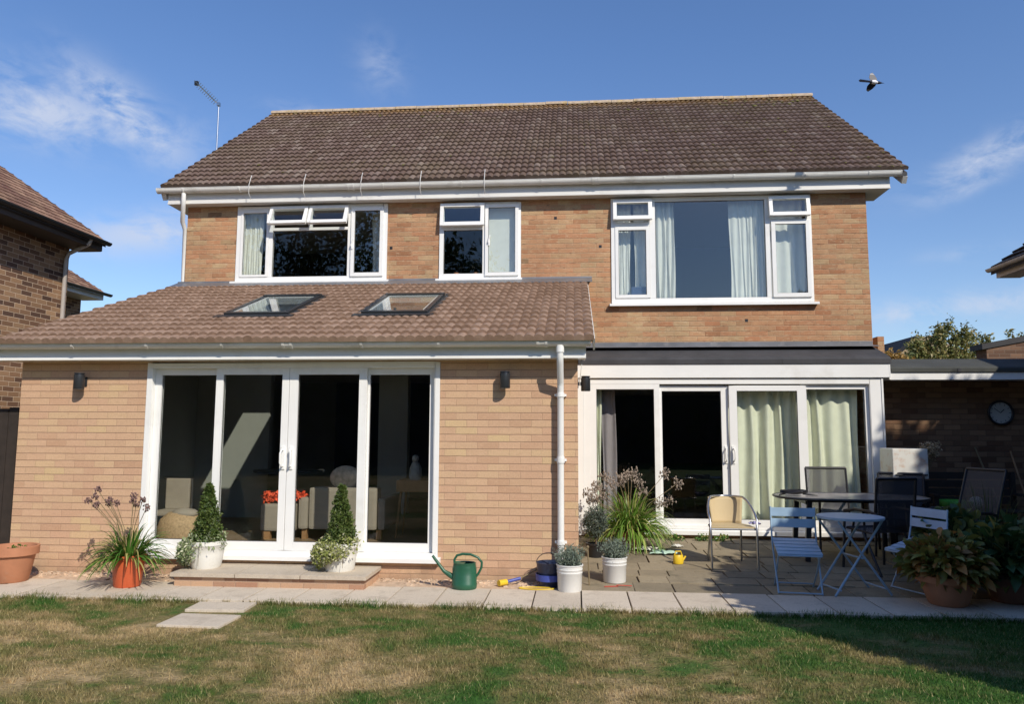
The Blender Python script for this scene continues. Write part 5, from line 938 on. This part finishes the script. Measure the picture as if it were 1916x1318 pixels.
BP_ = [(.14, 0), (.155, .008), (.225, .20), (.25, .205), (.255, .26), (.24, .265), (.225, .24)]
def leafy(name, label, loc, n, size, m, r, h, potm, zc, sag=.35):
    t = thing(name, label, 'potted plant', loc); C = blob_pts(n, (0, 0, zc), r, .35); C = C[C[:, 2] > .17]; rr_ = np.hypot(C[:, 0], C[:, 1]); C[:, 2] -= sag*np.maximum(rr_-.2, 0); C[:, 2] += .03*np.sin(C[:, 0]*17+C[:, 1]*11)
    d = C-np.array([0, 0, zc-.35]); d /= np.linalg.norm(d, axis=1)[:, None]; d += rng.normal(size=d.shape)*.38; d[:, 2] -= .55*np.clip(rr_/.3, 0, 1.2); d /= np.linalg.norm(d, axis=1)[:, None]
    sd_ = np.cross(d, rng.normal(size=d.shape)*.5+np.array([0, 0, 1])); sd_ /= np.linalg.norm(sd_, axis=1)[:, None]; up = np.cross(sd_, d); L_ = (size*rng.uniform(.6, 1.3, len(C)))[:, None]; V = []
    for f, w, k in ((0, .03, 0), (.3, .24, -.02), (.6, .26, -.07), (.85, .13, -.16), (1, .01, -.26)):
        c_ = C+d*L_*f+np.array([0, 0, 1])*L_*k; V += [c_-sd_*L_*w+up*L_*w*.3, c_, c_+sd_*L_*w+up*L_*w*.3]
    V = np.stack(V, 1).reshape(-1, 3); F0 = np.array([(k*3+s_, k*3+s_+1, k*3+s_+4, k*3+s_+3) for k in range(4) for s_ in (0, 1)]); Fq = (np.arange(len(C))[:, None, None]*15+F0[None]).reshape(-1, 4)
    npmesh('leaves', V, Fq, m, t, True); st_ = MB()
    for i in range(70): p = C[random.randrange(len(C))]; st_.tube([(p[0]*.3, p[1]*.3, .22), (p[0]*.7, p[1]*.7, (.25+p[2])/2+.04), tuple(p)], .003, 4, cap=False)
    st_.build('stems', 'twig', t); MB().lathe(BP_, 36).build('pot', potm, t); MB().lathe([(0, .24), (.225, .24)], 20, cap0=False).build('soil', 'soil', t); return t
leafy('hosta', 'yellowing hosta spilling over a big terracotta pot at the path edge', (9.36, -.62, .0), 1400, .115, 'hosta', (.33, .30, .20), .5, 'terracotta', .37)
leafy('leafy_plant', 'dark green leafy plant in a pot at the far right of the path', (9.98, -.45, .0), 900, .14, 'shade_leaf', (.36, .33, .30), .6, 'terracotta_d', .40)
leafy('leafy_plant', 'dark green leafy plant standing behind the yellowing hosta', (9.80, .15, .02), 800, .13, 'shade_leaf', (.32, .3, .28), .6, 'terracotta_d', .42)
t = thing('ornamental_grass', 'tall fine grass behind the leafy pots at the right', 'potted plant', (10.45, .75, .03)); blades('leaves', 200, .12, .75, .01, 'shade_leaf', t, .2, (.05, .7), .5, 6); MB().lathe(BP_, 30).build('pot', 'terracotta_d', t)

# ------------------------------------------------------------------ things seen through the extension doors
FZ = .2
sf = thing('sofa', 'grey beige sofa with its back to the glass inside the extension', 'sofa', (3.28, 1.62, FZ)); MB().box(-.42, .42, -.42, -.2, .12, .62).build('backrest', 'sofa', sf, bevel=.04); MB().box(-.42, .42, -.19, .45, .12, .42).build('seat', 'sofa', sf, bevel=.04); MB().box(-.55, -.43, -.42, .45, .12, .5).build('armrest', 'sofa', sf, bevel=.04); MB().box(.43, .52, -.42, .45, .12, .5).build('armrest', 'sofa', sf, bevel=.04)
for x in (-.48, .44): MB().box(x-.03, x+.03, -.38, -.32, 0, .118).build('leg', 'wood', sf)
o = MB().ellipsoid((0, 0, 0), (.2, .08, .15), 16, 10).build('cushion', 'cushion'); o.location = (3.26, 1.36, .93); tag(o, 'patterned round cushion on top of the sofa back', 'cushion')
am = thing('footstool', 'square grey upholstered stool left of the sofa', 'stool', (2.50, 1.35, FZ)); MB().box(-.22, .20, -.2, .3, .10, .42).build('seat', 'sofa', am, bevel=.03); MB().box(-.2, -.1, -.18, -.12, 0, .098).build('leg', 'wood', am); MB().box(.1, .18, -.18, -.12, 0, .098).build('leg', 'wood', am)
fl = thing('red_flowers', 'bunch of red orange flowers lying on the grey stool', 'flowers', (2.52, 1.30, FZ+.43)); leaves('petals', np.stack([rng.uniform(-.24, .26, 900), rng.uniform(-.08, .08, 900), rng.uniform(0, .07, 900)+.05*np.sin(rng.uniform(0, 1, 900)*3)], 1), .045, 'flower_red', fl, .8)
sd_t = thing('side_table', 'small wooden table with splayed legs behind the right door pane', 'table', (4.12, 1.62, FZ)); MB().box(-.24, .26, -.2, .2, .56, .70).build('drawer_box', 'wood', sd_t, bevel=.006)
for sx in (-1, 1):
    for sy in (-1, 1): MB().tube([(sx*.19, sy*.15, .56), (sx*.24, sy*.19, 0)], [.018, .011], 8).build('leg', 'wood', sd_t)
dg = thing('dog_figure', 'black and white figurine sitting on the wooden side table', 'figurine', (4.08, 1.60, FZ+.70)); MB().lathe([(.07, 0), (.085, .05), (.075, .14), (.05, .2), (.04, .22)], 16, cap1=True).ellipsoid((0, -.02, .26), (.045, .055, .05)).build('figure', 'stone_int', dg); MB().ellipsoid((.04, -.0, .29), (.015, .02, .035)).ellipsoid((-.04, 0, .29), (.015, .02, .035)).build('ears', 'black', dg)
dc = thing('high_chair', 'grey high backed chair just inside the left door pane', 'chair', (1.25, 1.0, FZ)); MB().box(-.16, .14, .12, .16, .35, .72).build('backrest', 'sofa', dc, bevel=.015); MB().box(-.19, .17, -.18, .16, .30, .35).build('seat', 'sofa', dc, bevel=.015); MB().tube([(-.2, .15, .72), (.17, .15, .72)], .016, 8).build('top_rail', 'steel', dc)
for sx in (-.17, .15):
    for sy in (-.15, .13): MB().tube([(sx, sy, .30), (sx*1.25, sy*1.25, 0)], .012, 8).build('leg', 'steel', dc)
MB().tube([(.165, .14, .72), (.17, .14, .3)], .012, 8).build('back_post', 'steel', dc)
bs = thing('pet_basket', 'brown wicker basket on the floor behind the left door pane', 'basket', (1.58, .62, FZ)); MB().lathe([(.24, 0), (.27, .08), (.27, .2), (.235, .3), (.15, .37), (0, .39)], 30, sy=.75).build('basket', 'wicker_bed', bs); MB().ellipsoid((.05, -.02, .36), (.16, .1, .06), jit=.05).build('blanket', 'sofa', bs)
dt = thing('dining_table', 'dark round table deep inside the left of the extension', 'table', (1.9, 3.0, FZ)); MB().lathe([(0, .70), (.5, .70), (.5, .73), (0, .73)], 32, cap0=False).lathe([(.04, 0), (.04, .70)], 12).build('table', 'dark_in', dt)
